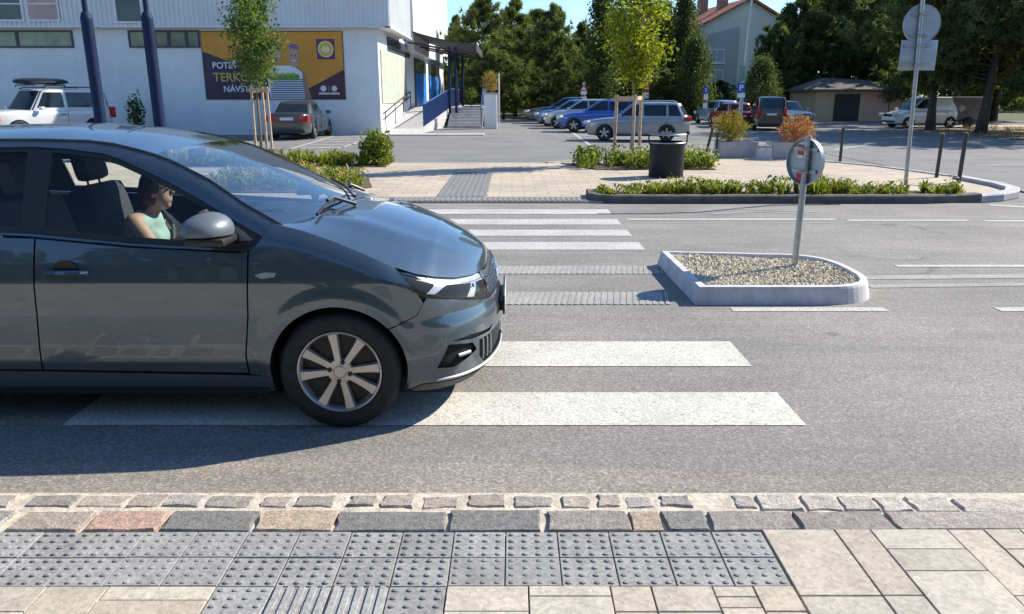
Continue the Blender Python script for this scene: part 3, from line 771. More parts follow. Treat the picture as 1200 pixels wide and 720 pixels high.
# doors
fd = [(-.417, .928), (-.421, .80), (-.438, .60), (-.470, .40), (-.468, .300), (-1.50, .318), (-1.490, .44), (-1.468, .62), (-1.452, .80), (-1.446, .984), (-1.0, .944), (-.45, .917)]
rd = [(-1.455, .985), (-1.460, .80), (-1.476, .62), (-1.498, .44), (-1.508, .318), (-2.20, .325)]+[p for p in arch(-2.604, 5, 60, RARCH+.05)]+[(-2.34, .86), (-2.33, 1.005), (-1.85, .998)]
for m in (1, -1):
    d = panel('front_door', [fd], lsurf, PAINT, car, .028, .014, 0., (m,))
    d2 = panel('rear_door', [rd], lsurf, PAINT, car, .028, .014, 0., (m,))
    for dd, hx, hz in ((d, -1.30, .828), (d2, -2.12, .85)):
        mb = MB(); h0 = [L(hx+q, hz, o) for q, o in ((-.105, .0), (-.09, .026), (0, .034), (.085, .026), (.10, .0))]
        mb.tube([(p[0], -m*p[1], p[2]) for p in h0], [.012, .014, .015, .014, .012], 8)
        mb.build('handle', PAINT, dd)
        mb = MB(); c = L(hx, hz, .0006)
        mb.lathe([(.0, 0.), (.052, .0), (.062, -.001)], 20, 'Y', (c[0], -m*(c[1]+.002), c[2]))
        mb.build('handle_recess', M['black_plastic'], dd)
panel('sill', [[(-.455, .284), (-.345, .284)]+arch(0, 180-ang_at(.275), 180-ang_at(.20), RARCH, 5)+[(-.40, .185), (-2.2, .19)]+arch(-2.604, ang_at(.20), ang_at(.275), RARCH, 5)+[(-2.21, .315), (-1.5, .308)]], lsurf, PAINT, car, .03, .01, .0, (1, -1))
panel('sill_trim', [[(-.37, .212), (-.40, .165), (-2.2, .165), (-2.24, .212)]], lsurf, M['black_plastic'], car, .04, .01, .003, (1, -1))
rq = [(-2.342, 1.005), (-2.352, .86)]+[p for p in arch(-2.604, 60, 5, RARCH+.058)]+[(-2.25, .30)]+arch(-2.604, ang_at(.27), 180-ang_at(.25), RARCH)+[(-3.1, .26), (-3.3, .50), (-3.42, .58), (-3.42, 1.02), (-3.1, 1.02), (-2.7, 1.01)]
panel('rear_wing', [rq], lsurf, PAINT, car, .03, .012, 0., (1, -1))
panel('rear_bumper', [[(-3.11, .25), (-3.31, .50), (-3.43, .575), (SR, .575), (SR, .22), (-3.1, .20)]], lsurf, PAINT, car, .04, .012, .006, (1, -1))
panel('tailgate', [[(-3.66, .585), (SR, .585), (SR, 1.03), (-3.66, 1.03)]], lsurf, PAINT, car, .04, .01, 0., (1, -1))
for m in (1, -1): panel('tail_light', [[(-3.43, .72), (-3.65, .72), (-3.65, .98), (-3.43, 1.0)]], lsurf, M['tail'], car, .03, .01, .004, (m,))
# bonnet
bs = np.linspace(-.30, SF, 160); bp = np.array([L(q, ztop(q)) for q in bs.tolist()]); o_ = np.argsort(bp[:, 0])
ZC = [(-.4, 1.052), (-.085, 1.050), (.10, 1.036), (.26, .992), (.45, .925), (.565, .868), (.68, .795), (.74, .748), (.79, .716), (.82, .70)]
def bonnet_z(x, y):
    ye = float(np.interp(x, bp[o_, 0], bp[o_, 1])); ze = float(np.interp(x, bp[o_, 0], bp[o_, 2])); zc = max(ze, float(np.interp(x, [p[0] for p in ZC], [p[1] for p in ZC])))
    q = min(1., abs(y)/max(ye, .02)); zz = ze+(zc-ze)*(1-q**2.1)
    return zz+.009*math.exp(-((abs(y)/max(ye, .3)-.60)/.10)**2)*(1-smooth((x-.45)/.3))*smooth((x+.3)/.2)
rows = []; NR_ = 20
spX = lambda s: min(.40, -.085+(s+.30)*.62)
for s in np.linspace(-.30, 2*SF+.30, 181).tolist():
    far = s > SF; q = 2*SF-s if far else s; b = L(q, ztop(q)); xs = spX(q); row = []
    for j in range(NR_+1):
        r = j/NR_; x = b[0]+(xs-b[0])*r; y = b[1]*(1-r); zz = bonnet_z(x, y) if j else b[2]
        row.append((x, (y if far else -y), zz))
    rows.append(row)
# inner gap lip
bon = patch('bonnet', rows, PAINT, car)
if bon.data.polygons[len(bon.data.polygons)//4].normal.z < 0: bon.data.flip_normals()
# roof, windscreen, rear window
def pl(pts, n):
    P_ = [np.array(GS(*p)) for p in pts]; d = [0.]
    for a, b in zip(P_, P_[1:]): d.append(d[-1]+np.linalg.norm(b-a))
    tt = np.linspace(0, d[-1], n); A = np.array(P_)
    return [np.array([np.interp(t, d, A[:, k]) for k in range(3)]) for t in tt]
iw = 5
def crossrow(a, bx, bz, n=28, pw=2.2):
    out = []
    for i in range(n+1):
        u = -1+2*i/n; k = 1-abs(u)**pw
        out.append((a[0]+bx*k, u*a[1], a[2]+bz*k))
    return out
WS = [tuple(p) for p in RAIL[:5]]
rows = [crossrow(a, .175-.175*i/23., .012+.008*i/23., pw=2.1) for i, a in enumerate(pl(WS, 24))]
wind = patch('windscreen', rows, M['windscreen'], car)
RF = RAIL[4:13]
rows = [crossrow(a, -.05*max(0, (i-22)/7.), .020+.042*min(1, i/10.), pw=2.4) for i, a in enumerate(pl(RF, 30))]
roof = patch('roof', rows, PAINT, car)
for o in (roof, wind):
    if o.data.polygons[len(o.data.polygons)//2].normal.z < 0: o.data.flip_normals()
rows = [crossrow(a, -.06, .03-.03*i/11.) for i, a in enumerate(pl(RAIL[12:], 12))]
rw = patch('rear_window', rows, M['dark_glass'], car)
for m in (1, -1):
    mb = MB(); mb.tube([(p[0], -m*p[1], p[2]+.001) for p in pl(RAIL, 70)], .0065, 6); mb.build('roof_seal', M['black_plastic'], car)
# black band round the windscreen and the cowl with its wipers
rows = [crossrow(a, .176+.10*(1-i/5.), .012-.035*(1-i/5.), pw=2.1) for i, a in enumerate([np.array((-.262+.05*(1-k/5.), .80+.02*(1-k/5.), 1.036-.02*(1-k/5.))) for k in range(6)])]
cowl = patch('cowl', rows, M['black_plastic'], car)
mb = MB()
def wsp(u, i): 
    a = pl(WS, 24)[i]; k = 1-abs(u)**2.1; return Vector((a[0]+(.175-.175*i/23)*k, -u*a[1], a[2]+(.012+.008*i/23)*k+.018))
for blade, arm in (([(.72, 0, .03, 0), (.45, 1, 0, 0), (.1, 1, 0, 0), (-.12, 1, 0, 0)], [(.15, 0, .06, -.01), (.28, 1, 0, .025), (.40, 1, 0, .02)]),
                   ([(-.05, 0, .02, .01), (-.35, 1, 0, 0), (-.7, 2, 0, 0), (-.88, 4, 0, 0)], [(-.62, 0, .06, 0), (-.55, 1, 0, .03), (-.45, 1, 0, .02)])):
    mb = MB()
    mb.tube([wsp(u, i)+Vector((dx, 0, dz)) for u, i, dx, dz in blade], [.009, .008, .008, .006], 6)
    mb.tube([wsp(u, i)+Vector((dx, 0, dz)) for u, i, dx, dz in arm], .010, 6)
    mb.build('wiper', M['black_plastic'], car)
# mirrors
for m in (1, -1):
    mb = MB(); c = Vector((-.565, -m*.985, 1.045))
    rows = []
    for i in range(13):
        a = PI*i/12; row = []
        for k in range(20):
            b = 2*PI*k/20; rr = math.sin(a)**.75
            y = math.cos(a)*.115; x = .108*rr*math.cos(b); zz = .082*rr*math.sin(b)
            if zz < -.02: zz = -.02+(zz+.02)*.2
            x += -.03*(y/.125)*1.; zz *= 1-.22*(y/.125)
            row.append(c+Vector((x, -m*y, zz)))
        rows.append(row)
    mb.grid(rows, closed=True); mr = mb.build('mirror', M['mirror_cap'], car)
    mb = MB(); mb.box(c+Vector((.012, m*.01, -.046)), (.185, .20, .036), bev=.014); mb.tube([c+Vector((.03, m*.08, -.05)), c+Vector((.07, m*.17, -.065))], [.022, .028], 8); mb.build('mirror_base', M['black_plastic'], mr)
# side indicator badge on the wing
for m in (1, -1):
    panel('wing_badge', [[(-.385, .815), (-.335, .828), (-.275, .826), (-.285, .806), (-.35, .797)]], lsurf, M['alloy'], car, .02, .004, .004, (m,))
mb = MB(); mb.box((.822, 0, .49), (.012, .52, .115), bev=.004); mb.box((.795, 0, .47), (.05, .40, .06)); npl = mb.build('number_plate', M['black_plastic'], car)
mb = MB(); mb.box((.829, 0, .49), (.003, .50, .105)); mb.build('plate_face', M['plate'], npl)
# wheels
SPK = [98, 54, 6, -30, -77, -120, 187, 150]
def wheel_mesh(parent, wx, m):
    yo = -m*.905
    def Y(d): return yo+m*d       # d>0 goes inwards
    w = MB(); prof = [(.212, .20), (.245, .205), (.285, .198), (.304, .180), (.3105, .15), (.3105, .045), (.305, .018), (.285, -.006), (.250, -.014), (.220, -.006), (.212, .012)]
    w.lathe([(r, m*d) for r, d in prof], 64, 'Y', (wx, yo, .31))
    for k in range(3): w.lathe([(.3113, m*(.06+.034*k)), (.3113, m*(.066+.034*k))], 64, 'Y', (wx, yo, .31))
    t = w.build('wheel', M['rubber'], parent)
    r = MB(); r.lathe([(.214, m*.004), (.2135, m*-.006), (.206, m*-.008), (.199, m*.002), (.192, m*.05), (.188, m*.19)], 64, 'Y', (wx, yo, .31))
    for a in SPK:
        a = R(a); d = Vector((math.cos(a), 0, math.sin(a))); q = Vector((-math.sin(a), 0, math.cos(a)))
        vs = []
        for rr, hw, dd in ((.045, .020, .006), (.09, .021, .010), (.15, .025, .008), (.202, .032, .002)):
            for sx, ex in ((-1, .018), (-.72, 0), (.72, 0), (1, .018)):
                p = Vector((wx, 0, .31))+d*rr+q*hw*sx; vs.append((p.x, Y(dd+ex), p.z))
        r.add(vs, [(i*4+k, i*4+k+1, i*4+k+5, i*4+k+4) for i in range(3) for k in range(3)], None, False)
    r.lathe([(.0, m*.000), (.028, m*.000), (.034, m*.006), (.062, m*.008), (.068, m*.020)], 32, 'Y', (wx, yo, .31))
    rim = r.build('rim', M['alloy'], t)
    r = MB(); r.lathe([(.0, m*.035), (.12, m*.040), (.19, m*.045)], 40, 'Y', (wx, yo, .31)); r.build('brake_disc', M['alloy_dark'], t)
    for a in (72, 168, -12, -98):
        r = MB(); r.lathe([(.0, m*-.001), (.011, m*-.001), (.013, m*.012)], 12, 'Y', (wx+.052*math.cos(R(a)), yo, .31+.052*math.sin(R(a))))
        r.build('wheel_bolt', M['black_plastic'], t)
    # inner arch liner
for wx in (0., -2.604):
    for m in (1, -1): wheel_mesh(car, wx, m)
for wx in (0., -2.604):
    for m in (1, -1):
        mb = MB()
        rows = [[(wx+.352*math.cos(a), -m*y, .31+.352*math.sin(a)) for a in np.linspace(R(-22), R(202), 30)] for y in (.89, .62)]
        mb.grid(rows); mb.add([(p[0], p[1], p[2]) for p in rows[1]], [tuple(range(30))])
        mb.build('arch_liner', M['black'], car)
mb = MB(); mb.box((-1.25, 0, .235), (1.9, 1.56, .06)); mb.box((-1.2, 0, .26), (3.6, 1.16, .10)); mb.box((.5, 0, .35), (.40, 1.1, .2)); mb.build('underbody', M['black'], car)
# interior
mb = MB(); mb.box((-1.2, 0, .34), (2.6, 1.5, .06)); mb.box((-2.75, 0, .75), (.5, 1.25, .5), bev=.05); mb.build('cabin_floor', M['dash'], car)
mb = MB(); mb.box((-.50, 0, .86), (.50, 1.42, .20), bev=.07); mb.box((-.64, .37, .94), (.22, .36, .10), bev=.04); dsh = mb.build('dashboard', M['dash'], car)
mb = MB(); rows = []
cw = Vector((-.91, .29, .855)); ax = Vector((-.90, 0, .43)).normalized(); e1 = Vector((0, 1, 0)); e2 = ax.cross(e1)
mb.tube([cw+(e1*math.cos(a)+e2*math.sin(a))*.185 for a in np.linspace(0, 2*PI, 33)], .014, 8, cap=False)
mb.tube([cw+e1*.18, cw-ax*.03, cw-e1*.18], [.016, .03, .016], 8); mb.tube([cw-ax*.03, cw-ax*.30-Vector((0, 0, .03))], .03, 8)
mb.build('steering_wheel', M['black_plastic'], car)
for y in (-.36, .36):
    mb = MB(); mb.box((-1.42, y, .52), (.52, .50, .17), Euler((0, -.08, 0)).to_matrix(), bev=.06)
    mb.box((-1.70, y, .83), (.15, .48, .60), Euler((0, -.24, 0)).to_matrix(), bev=.06); s = mb.build('front_seat', M['fabric'], car)
    mb = MB(); mb.box((-1.79, y, 1.235), (.10, .27, .19), Euler((0, -.2, 0)).to_matrix(), bev=.045)
    for k in (-.07, .07): mb.tube([(-1.77, y+k, 1.05), (-1.785, y+k, 1.2)], .007, 6)
    mb.build('headrest', M['fabric'], s)
mb = MB(); mb.box((-2.38, 0, .55), (.5, 1.3, .18), bev=.06); mb.box((-2.66, 0, .84), (.14, 1.3, .58), Euler((0, -.3, 0)).to_matrix(), bev=.05)
for y in (-.4, .4): mb.box((-2.76, y, 1.18), (.09, .25, .14), Euler((0, -.2, 0)).to_matrix(), bev=.04)
mb.build('rear_seat', M['fabric'], car)
mb = MB(); mb.box((-.96, .0, 1.335), (.02, .22, .06), bev=.008); mb.build('rear_view_mirror', M['black_plastic'], car)
mb = MB(); mb.grid([[(-1.14-1.6*i/10, y*.55, 1.412-.07*abs(y)**3) for y in np.linspace(-1, 1, 9)] for i in range(11)]); mb.build('headlining', plain('grey_headlining', (.38, .38, .38), .95), car)

# ------------------------------------------------------------------ the driver
def remeshed(name, chains, mat, parent, vox=.012, it=3):
    """one continuous surface round chains of (point, radius)"""
    mb = MB()
    for ch in chains:
        for (p, r) in ch: 
            rows = [[(p[0]+r*math.sin(a)*math.cos(b), p[1]+r*math.sin(a)*math.sin(b), p[2]+r*math.cos(a)) for b in np.linspace(0, 2*PI, 12, endpoint=False)] for a in np.linspace(.01, PI-.01, 8)]
            mb.grid(rows, closed=True)
        for (p, r), (q, s) in zip(ch, ch[1:]): mb.tube([p, q], [r, s], 12)
    o = mb.build(name, mat, parent)
    md = o.modifiers.new('remesh', 'REMESH'); md.mode = 'VOXEL'; md.voxel_size = vox
    ms = o.modifiers.new('smooth', 'SMOOTH'); ms.iterations = it; ms.factor = .5
    dg = bpy.context.evaluated_depsgraph_get(); dg.update()
    me = bpy.data.meshes.new_from_object(o.evaluated_get(dg)); o.modifiers.clear(); old = o.data; o.data = me; bpy.data.meshes.remove(old)
    me.materials.clear(); me.materials.append(mat); me.polygons.foreach_set('use_smooth', [True]*len(me.polygons)); return o
who = empty('person', (CX+.14, CY-.11, -.075), 0., 'woman in a mint sleeveless top driving the slate blue hatchback', 'person')
hd = Vector((-1.46, .36, 1.165))
def sh(s): return Vector((-1.56, .36+s*.165, .985))
fing = []
for sy, hc in ((-1, Vector((-1.115, .25, 1.025))), (1, Vector((-1.09, .50, 1.0)))):
    for k in range(4):
        b = hc+Vector((-.012+.0*k, sy*.0, .028-.017*k)); ln = (.9, 1., .97, .8)[k]
        fing.append([(b, .0095), (b+Vector((.045*ln, -.008, .004)), .009), (b+Vector((.062*ln, .02*sy*-1, .0)), .0085), (b+Vector((.046*ln, .036*sy*-1, -.003)), .0075)])
    fing.append([(hc+Vector((-.04, 0, .02)), .011), (hc+Vector((-.015, -sy*.03, .035)), .010), (hc+Vector((.02, -sy*.034, .036)), .0085)])
    fing.append([(hc+Vector((-.055, 0, 0)), .026), (hc+Vector((-.02, 0, .012)), .024), (hc+Vector((-.015, 0, -.014)), .022)])
remeshed('body', [
    [((-1.44, .36, .56), .125), ((-1.53, .36, .72), .115), ((-1.565, .36, .86), .12), ((-1.56, .36, .95), .095), ((-1.53, .36, 1.03), .052), (tuple(hd+Vector((-.02, 0, -.06))), .052)],
    [(tuple(hd+Vector((-.015, 0, .025))), .082), (tuple(hd+Vector((.012, 0, -.045))), .062), (tuple(hd+Vector((.03, 0, -.082))), .036)],
    [(tuple(hd+Vector((.083, 0, -.012))), .013), (tuple(hd+Vector((.07, 0, .02))), .014)],
    [(tuple(hd+Vector((-.01, .078, -.02))), .018), (tuple(hd+Vector((-.01, .078, .005))), .018)], [(tuple(hd+Vector((-.01, -.078, -.02))), .018), (tuple(hd+Vector((-.01, -.078, .005))), .018)],
    [(tuple(sh(-1)), .058), ((-1.40, .13, .80), .044), ((-1.38, .13, .785), .042), ((-1.17, .245, 1.00), .027)],
    [(tuple(sh(1)), .058), ((-1.40, .60, .80), .044), ((-1.38, .60, .79), .042), ((-1.145, .505, .98), .027)],
    [(tuple(sh(-1)), .055), ((-1.56, .36, .985), .07), (tuple(sh(1)), .055)],
    [((-1.42, .27, .58), .095), ((-1.05, .25, .66), .07), ((-.82, .26, .40), .048)], [((-1.42, .45, .58), .095), ((-1.05, .47, .66), .07), ((-.82, .46, .40), .048)]]+fing,
    M['skin'], who, .0085, 3)
remeshed('top', [[((-1.45, .36, .58), .142), ((-1.535, .36, .73), .130), ((-1.568, .36, .87), .136), ((-1.562, .36, .945), .110)], [(tuple(sh(-1)+Vector((.004, .02, -.006))), .060), ((-1.56, .36, .95), .09), (tuple(sh(1)+Vector((.004, -.02, -.006))), .060)], [((-1.49, .29, .87), .062), ((-1.49, .43, .87), .062)]], M['mint'], who, .012, 4)
remeshed('trousers', [[((-1.43, .27, .575), .106), ((-1.05, .25, .662), .080), ((-.82, .26, .42), .06)], [((-1.43, .45, .575), .106), ((-1.05, .47, .662), .080), ((-.82, .46, .42), .06)], [((-1.47, .28, .54), .11), ((-1.47, .44, .54), .11)]], M['navy'], who, .015, 3)
remeshed('hair', [[(tuple(hd+Vector((-.028, 0, .040))), .088), (tuple(hd+Vector((-.055, 0, -.02))), .080), (tuple(hd+Vector((-.085, 0, -.09))), .055), (tuple(hd+Vector((-.10, -.01, -.17))), .035)], [(tuple(hd+Vector((-.02, .05, .03))), .055), (tuple(hd+Vector((-.045, .055, -.05))), .042)], [(tuple(hd+Vector((-.02, -.05, .03))), .055), (tuple(hd+Vector((-.045, -.055, -.05))), .042)]], M['hair'], who, .010, 2)
mb = MB(); bl_ = [(-1.62, .55, 1.06), (-1.53, .485, 1.04), (-1.43, .43, .94), (-1.405, .36, .82), (-1.37, .26, .66)]
for p, q in zip(bl_, bl_[1:]): mb.tube([p, q], .016, 6)
mb.build('seat_belt', M['black_plastic'], who)
mb = MB()
for s in (-1, 1): mb.lathe([(.0, .006), (.008, .004), (.011, 0)], 10, 'X', hd+Vector((.066, s*.031, .012)))
mb.build('eyes', M['gloss_black'], who)
mb = MB(); mb.tube([hd+Vector((.060, -.02, -.062)), hd+Vector((.070, 0, -.064)), hd+Vector((.060, .02, -.062))], .005, 6); mb.build('lips', M['lips'], who)
# ------------------------------------------------------------------ traffic island with its sign
isl = empty('traffic_island', (2.2, 7.0, 0), 0., 'white kerbed traffic island filled with gravel in the middle of the road', 'traffic island')
def iw_(p): return (p[0]-2.2, p[1]-7.0)
O = [(1.50, 6.21)]+[(2.50+.62*abs(math.cos(a))**.72, 6.95+.74*(1 if a > 0 else -1)*abs(math.sin(a))**.72) for a in np.linspace(-PI/2+.001, PI/2-.001, 31).tolist()]+[(2.2, 7.74), (1.47, 7.82)]
O = [iw_(p) for p in O]
O = [O[0]]+O[1:]
top = inset_poly(O, .075); inn = inset_poly(O, .20)
mb = MB(); n = len(O)
def ringrow(poly, z): return [(p[0], p[1], z) for p in poly]
mb.grid([list(r)+[r[0]] for r in (ringrow(O, -.02), ringrow(inset_poly(O, .058), .125), ringrow(top, .145), ringrow(inset_poly(O, .185), .147), ringrow(inn, .13), ringrow(inn, .02))], smooth=False)
mb.build('kerb', M['white_kerb'], isl)
mb = MB()
# joints between the kerb blocks
for a, b in (((1.95, 6.21), (1.95, 6.42)), ((2.45, 6.21), (2.45, 6.42)), ((1.485, 7.0), (1.70, 7.0))):
    a, b = Vector(iw_(a)), Vector(iw_(b)); d = (b-a).normalized(); p = Vector((-d.y, d.x))*.005
    c = a+d*.006; q = a+d*.0555
    mb.add([(*(c-p), 0.), (*(c+p), 0.), (*(q+p), .125), (*(q-p), .125)], [(0, 1, 2, 3)])
    e = a+d*.080; mb.add([(*(e-p), .1475), (*(e+p), .1475), (*(b+p-d*.03), .149), (*(b-p-d*.03), .149)], [(0, 1, 2, 3)])
mb.build('kerb_joint', M['concrete'], isl)
rnd = random.Random(5); mb = MB()
mb.add([(p[0], p[1], .10) for p in inset_poly(O, .19)], [tuple(range(n))], (.42, .37, .28))
xs = [p[0] for p in inn]; ys = [p[1] for p in inn]
pa = np.array([[rnd.uniform(min(xs), max(xs)), rnd.uniform(min(ys), max(ys))] for _ in range(6500)]); keep = pip(pa[:, 0], pa[:, 1], [inset_poly(O, .215)])
for x, y in pa[keep]:
    r = rnd.uniform(.008, .021); v = rnd.uniform(.7, 1.15); w_ = rnd.random(); c = (.68*v, .60*v, .44*v) if w_ > .25 else ((.48*v, .42*v, .32*v) if w_ > .1 else (.75*v, .73*v, .66*v))
    q = Euler((rnd.uniform(0, 6), rnd.uniform(0, 6), rnd.uniform(0, 6))).to_matrix(); s = (rnd.uniform(.8, 1.3), rnd.uniform(.7, 1), rnd.uniform(.5, .8))
    o = [Vector((1, 0, 0)), Vector((-1, 0, 0)), Vector((0, 1, 0)), Vector((0, -1, 0)), Vector((0, 0, 1)), Vector((0, 0, -1))]
    ce = Vector((x, y, .108+r*.5+.012*math.sin(x*4)*math.cos(y*5)))
    mb.add([ce+q @ Vector((p.x*s[0], p.y*s[1], p.z*s[2]))*r for p in o], [(0, 2, 4), (2, 1, 4), (1, 3, 4), (3, 0, 4), (2, 0, 5), (1, 2, 5), (3, 1, 5), (0, 3, 5)], c)
gv = mb.build('gravel_fill', M['gravel'], isl); gv['kind'] = 'stuff'
# the round sign: seen from behind, turned half away
b = at(931, 312, .13); t = atY(937, 205, b.y)
sg = empty('traffic_sign', (b.x, b.y, .11), 0., 'grey sign back with red and white stickers, standing in the gravel island', 'road sign')
tilt = Vector((.015, 0, 1))
mb = MB(); mb.tube([(0, 0, -.01), (tilt.x*.80, 0, .80), (tilt.x*1.20, 0, 1.20)], .028, 16); mb.lathe([(.045, 0), (.045, .03), (.03, .035)], 16); mb.build('post', M['galv'], sg)
rot = Matrix.Rotation(R(-62), 3, 'Z')     # the plate faces right and away
cen = Vector((.012, .045, .985)); ce2 = atY(940, 190, b.y)-Vector((b.x, b.y, .11)); cen = Vector((ce2.x+.035, .03, ce2.z))
mb = MB(); prof = [(.0, .014), (.190, .014), (.193, .0), (.195, -.018), (.201, -.018), (.205, .02), (.198, .028), (.0, .028)]
mb.lathe(prof, 48, 'Y'); mb.v = [tuple(rot @ Vector((v[0], v[1], v[2]*1.03))+cen) for v in mb.v]
pl_ = mb.build('sign_plate', M['alu'], sg)
for zz in (.11, -.085):
    mb = MB(); mb.box(cen+rot @ Vector((0, .0, zz)), (.27, .012, .028), rot); mb.box(cen+Vector((-.02, -.04, zz)), (.085, .05, .024), bev=.005); mb.build('clamp', M['galv'], sg)
def sticker(x, z, w, h, m, nm, dy=-.0):
    mb = MB(); mb.box(cen+rot @ Vector((x, .009+dy, z)), (w, .004, h), rot); return mb.build(nm, m, pl_)
for zz, m in ((.150, 'white'), (.128, 'red'), (.108, 'white'), (.075, 'red'), (.043, 'white')): sticker(-.055, zz, .085, .022 if m == 'white' else .045, M[m], 'sticker_band')
sticker(-.06, -.140, .062, .11, M['red'], 'sticker_band'); sticker(.005, -.140, .055, .10, M['white'], 'sticker_band')
mb = MB(); mb.lathe([(.0, .030), (.195, .030), (.195, .0285)], 40, 'Y'); mb.v = [tuple(rot @ Vector(v)+cen) for v in mb.v]; mb.build('sign_face', M['blue_sign'], pl_)

# ------------------------------------------------------------------ tall sign post on the right, seen from the back
b = at(1061, 219); tp = atY(1085, -40, b.y); dx = (tp.x-b.x)/tp.z
sg = empty('traffic_sign', (b.x, b.y, 0), 0., 'tall post with a round and a square sign back beside the planted bed', 'road sign')
mb = MB(); mb.tube([(0, 0, -.02), (dx*4., 0, 4.)], .036, 14); mb.build('post', M['galv'], sg)
q = atY(1082, 28, b.y)-b; mb = MB(); mb.lathe([(.0, .0), (.325, .0), (.335, -.015), (.338, .012), (.0, .014)], 40, 'Y', (q.x, .05, q.z))
rp = mb.build('sign_plate', M['alu'], sg)
mb = MB(); mb.lathe([(.0, .016), (.325, .016), (.325, .0145)], 40, 'Y', (q.x, .05, q.z)); mb.build('sign_face', M['white'], rp)
q2 = atY(1077.5, 65, b.y)-b; mb = MB(); mb.bbox(Vector((q2.x, .05, q2.z)), (.66, .02, .52), .008); rp2 = mb.build('sign_plate', M['alu'], sg)
mb = MB(); mb.box((q2.x, .064, q2.z), (.62, .004, .48)); mb.build('sign_face', M['white'], rp2)
mb = MB()
for zz in (q.z+.16, q.z-.2, q2.z+.16, q2.z-.16): mb.box((dx*zz, .02, zz), (.30 if zz > q2.z+.3 else .5, .014, .035)); mb.box((dx*zz, -.02, zz), (.10, .05, .03), bev=.006)
mb.build('bracket', M['galv'], sg)
# ------------------------------------------------------------------ bollards
def bollard(px, py, h, label, lean=0., r=.036):
    b = at(px, py); o = empty('bollard', tuple(b), 0., label, 'bollard', 'slim dark bollards along the pavement edge')
    mb = MB(); mb.tube([(0, 0, -.02), (lean*h, 0, h*.93)], r, 12); mb.lathe([(r*1.7, 0.0), (r*1.7, .02), (r, .03)], 12); mb.build('shaft', M['dark_metal'], o)
    mb = MB(); mb.lathe([(r*1.12, h*.90), (r*1.15, h*.95), (r*.9, h*.985), (.0, h)], 12, 'Z', (lean*h, 0, 0)); mb.build('cap', M['dark_metal'], o)
bollard(984, 192, .90, 'slim dark bollard standing alone to the right of the orange shrub')
bollard(1097, 210, .92, 'slim dark bollard just right of the tall sign post', .01)
bollard(1123, 216, .98, 'slim dark bollard at the rounded end of the pavement, rightmost of all', .012, .040)
bollard(825, 188, .85, 'slim dark bollard leaning to the right, left of the yellow green planter', .20)
bollard(839, 187, .72, 'short upright dark bollard touching the left end of the yellow green planter', .0, .03)
bollard(913, 182, .85, 'slim dark bollard behind the gap between the two concrete planters', .0, .033)
# ------------------------------------------------------------------ litter bin
b = at(780, 209); bn = empty('litter_bin', tuple(b), 0., 'dark round litter bin with a hooded rim standing behind the flower bed', 'litter bin')
mb = MB(); mb.lathe([(.0, 0.), (.345, .0), (.355, .02), (.355, .68), (.365, .70), (.365, .735), (.352, .742), (.33, .66), (.33, .1), (0, .1)], 40); mb.build('drum', M['bin'], bn)
mb = MB(); mb.lathe([(.372, .715), (.374, .728), (.366, .738), (.35, .738)], 40); mb.build('rim_band', M['alu'], bn)
mb = MB()
for a in (R(-8), R(188), R(90)):
    c, s = math.cos(a), math.sin(a)
    mb.tube([(.36*c, .36*s, .68), (.392*c, .36*s, .74), (.395*c, .36*s, .86), (.36*c, .36*s, .90)], .016, 8)
mb.build('hood_bracket', M['bin'], bn)
mb = MB(); mb.lathe([(.0, .915), (.36, .905), (.378, .895), (.378, .88), (.36, .875), (0, .88)], 40); mb.build('hood', M['bin'], bn)
mb = MB(); mb.lathe([(.379, .878), (.382, .89), (.37, .908)], 40); mb.build('hood_edge', M['alu'], bn)
mb = MB(); mb.bbox(Vector((0, 0, .66)), (.36, .30, .12), .05); mb.build('liner_bag', M['gloss_black'], bn)
# ------------------------------------------------------------------ concrete planters and the white box between them
def planter(px, py, w, h, label):
    b = at(px, py); o = empty('planter', tuple(b), 0., label, 'planter', 'concrete planters along the pavement edge')
    mb = MB(); r = [(-w/2, 0), (w/2, 0), (w/2, .62), (-w/2, .62)]; i = inset_poly(r, .07)
    mb.grid([[(p[0], p[1], zz) for p in q+[q[0]]] for q, zz in ((inset_poly(r, .03), .0), (inset_poly(r, .03), .05), (r, .06), (r, h-.02), (inset_poly(r, .015), h), (inset_poly(r, .065), h), (i, h-.09))], smooth=False)
    mb.build('trough', M['concrete'], o)
    mb = MB(); mb.add([(p[0], p[1], h-.08) for p in i], [(0, 1, 2, 3)]); mb.build('soil', M['soil'], o)
    return b, h
PL1 = planter(865, 187, 1.02, .46, 'grey concrete planter holding the yellow green shrub')
PL2 = planter(928, 188, 1.05, .46, 'grey concrete planter holding the orange shrub')
b = at(896, 189); o = empty('plinth', tuple(b), 0., 'low white concrete block standing between the two planters', 'block')
mb = MB(); mb.bbox(Vector((0, .2, .035)), (.42, .42, .07), .01); mb.build('foot', M['white_kerb'], o)
mb = MB(); mb.bbox(Vector((0.02, .2, .20)), (.34, .34, .26), .015); mb.build('block', M['white_kerb'], o)
mb = MB(); mb.bbox(Vector((0.03, .22, .36)), (.30, .28, .06), .012); mb.build('lid', M['concrete'], o)
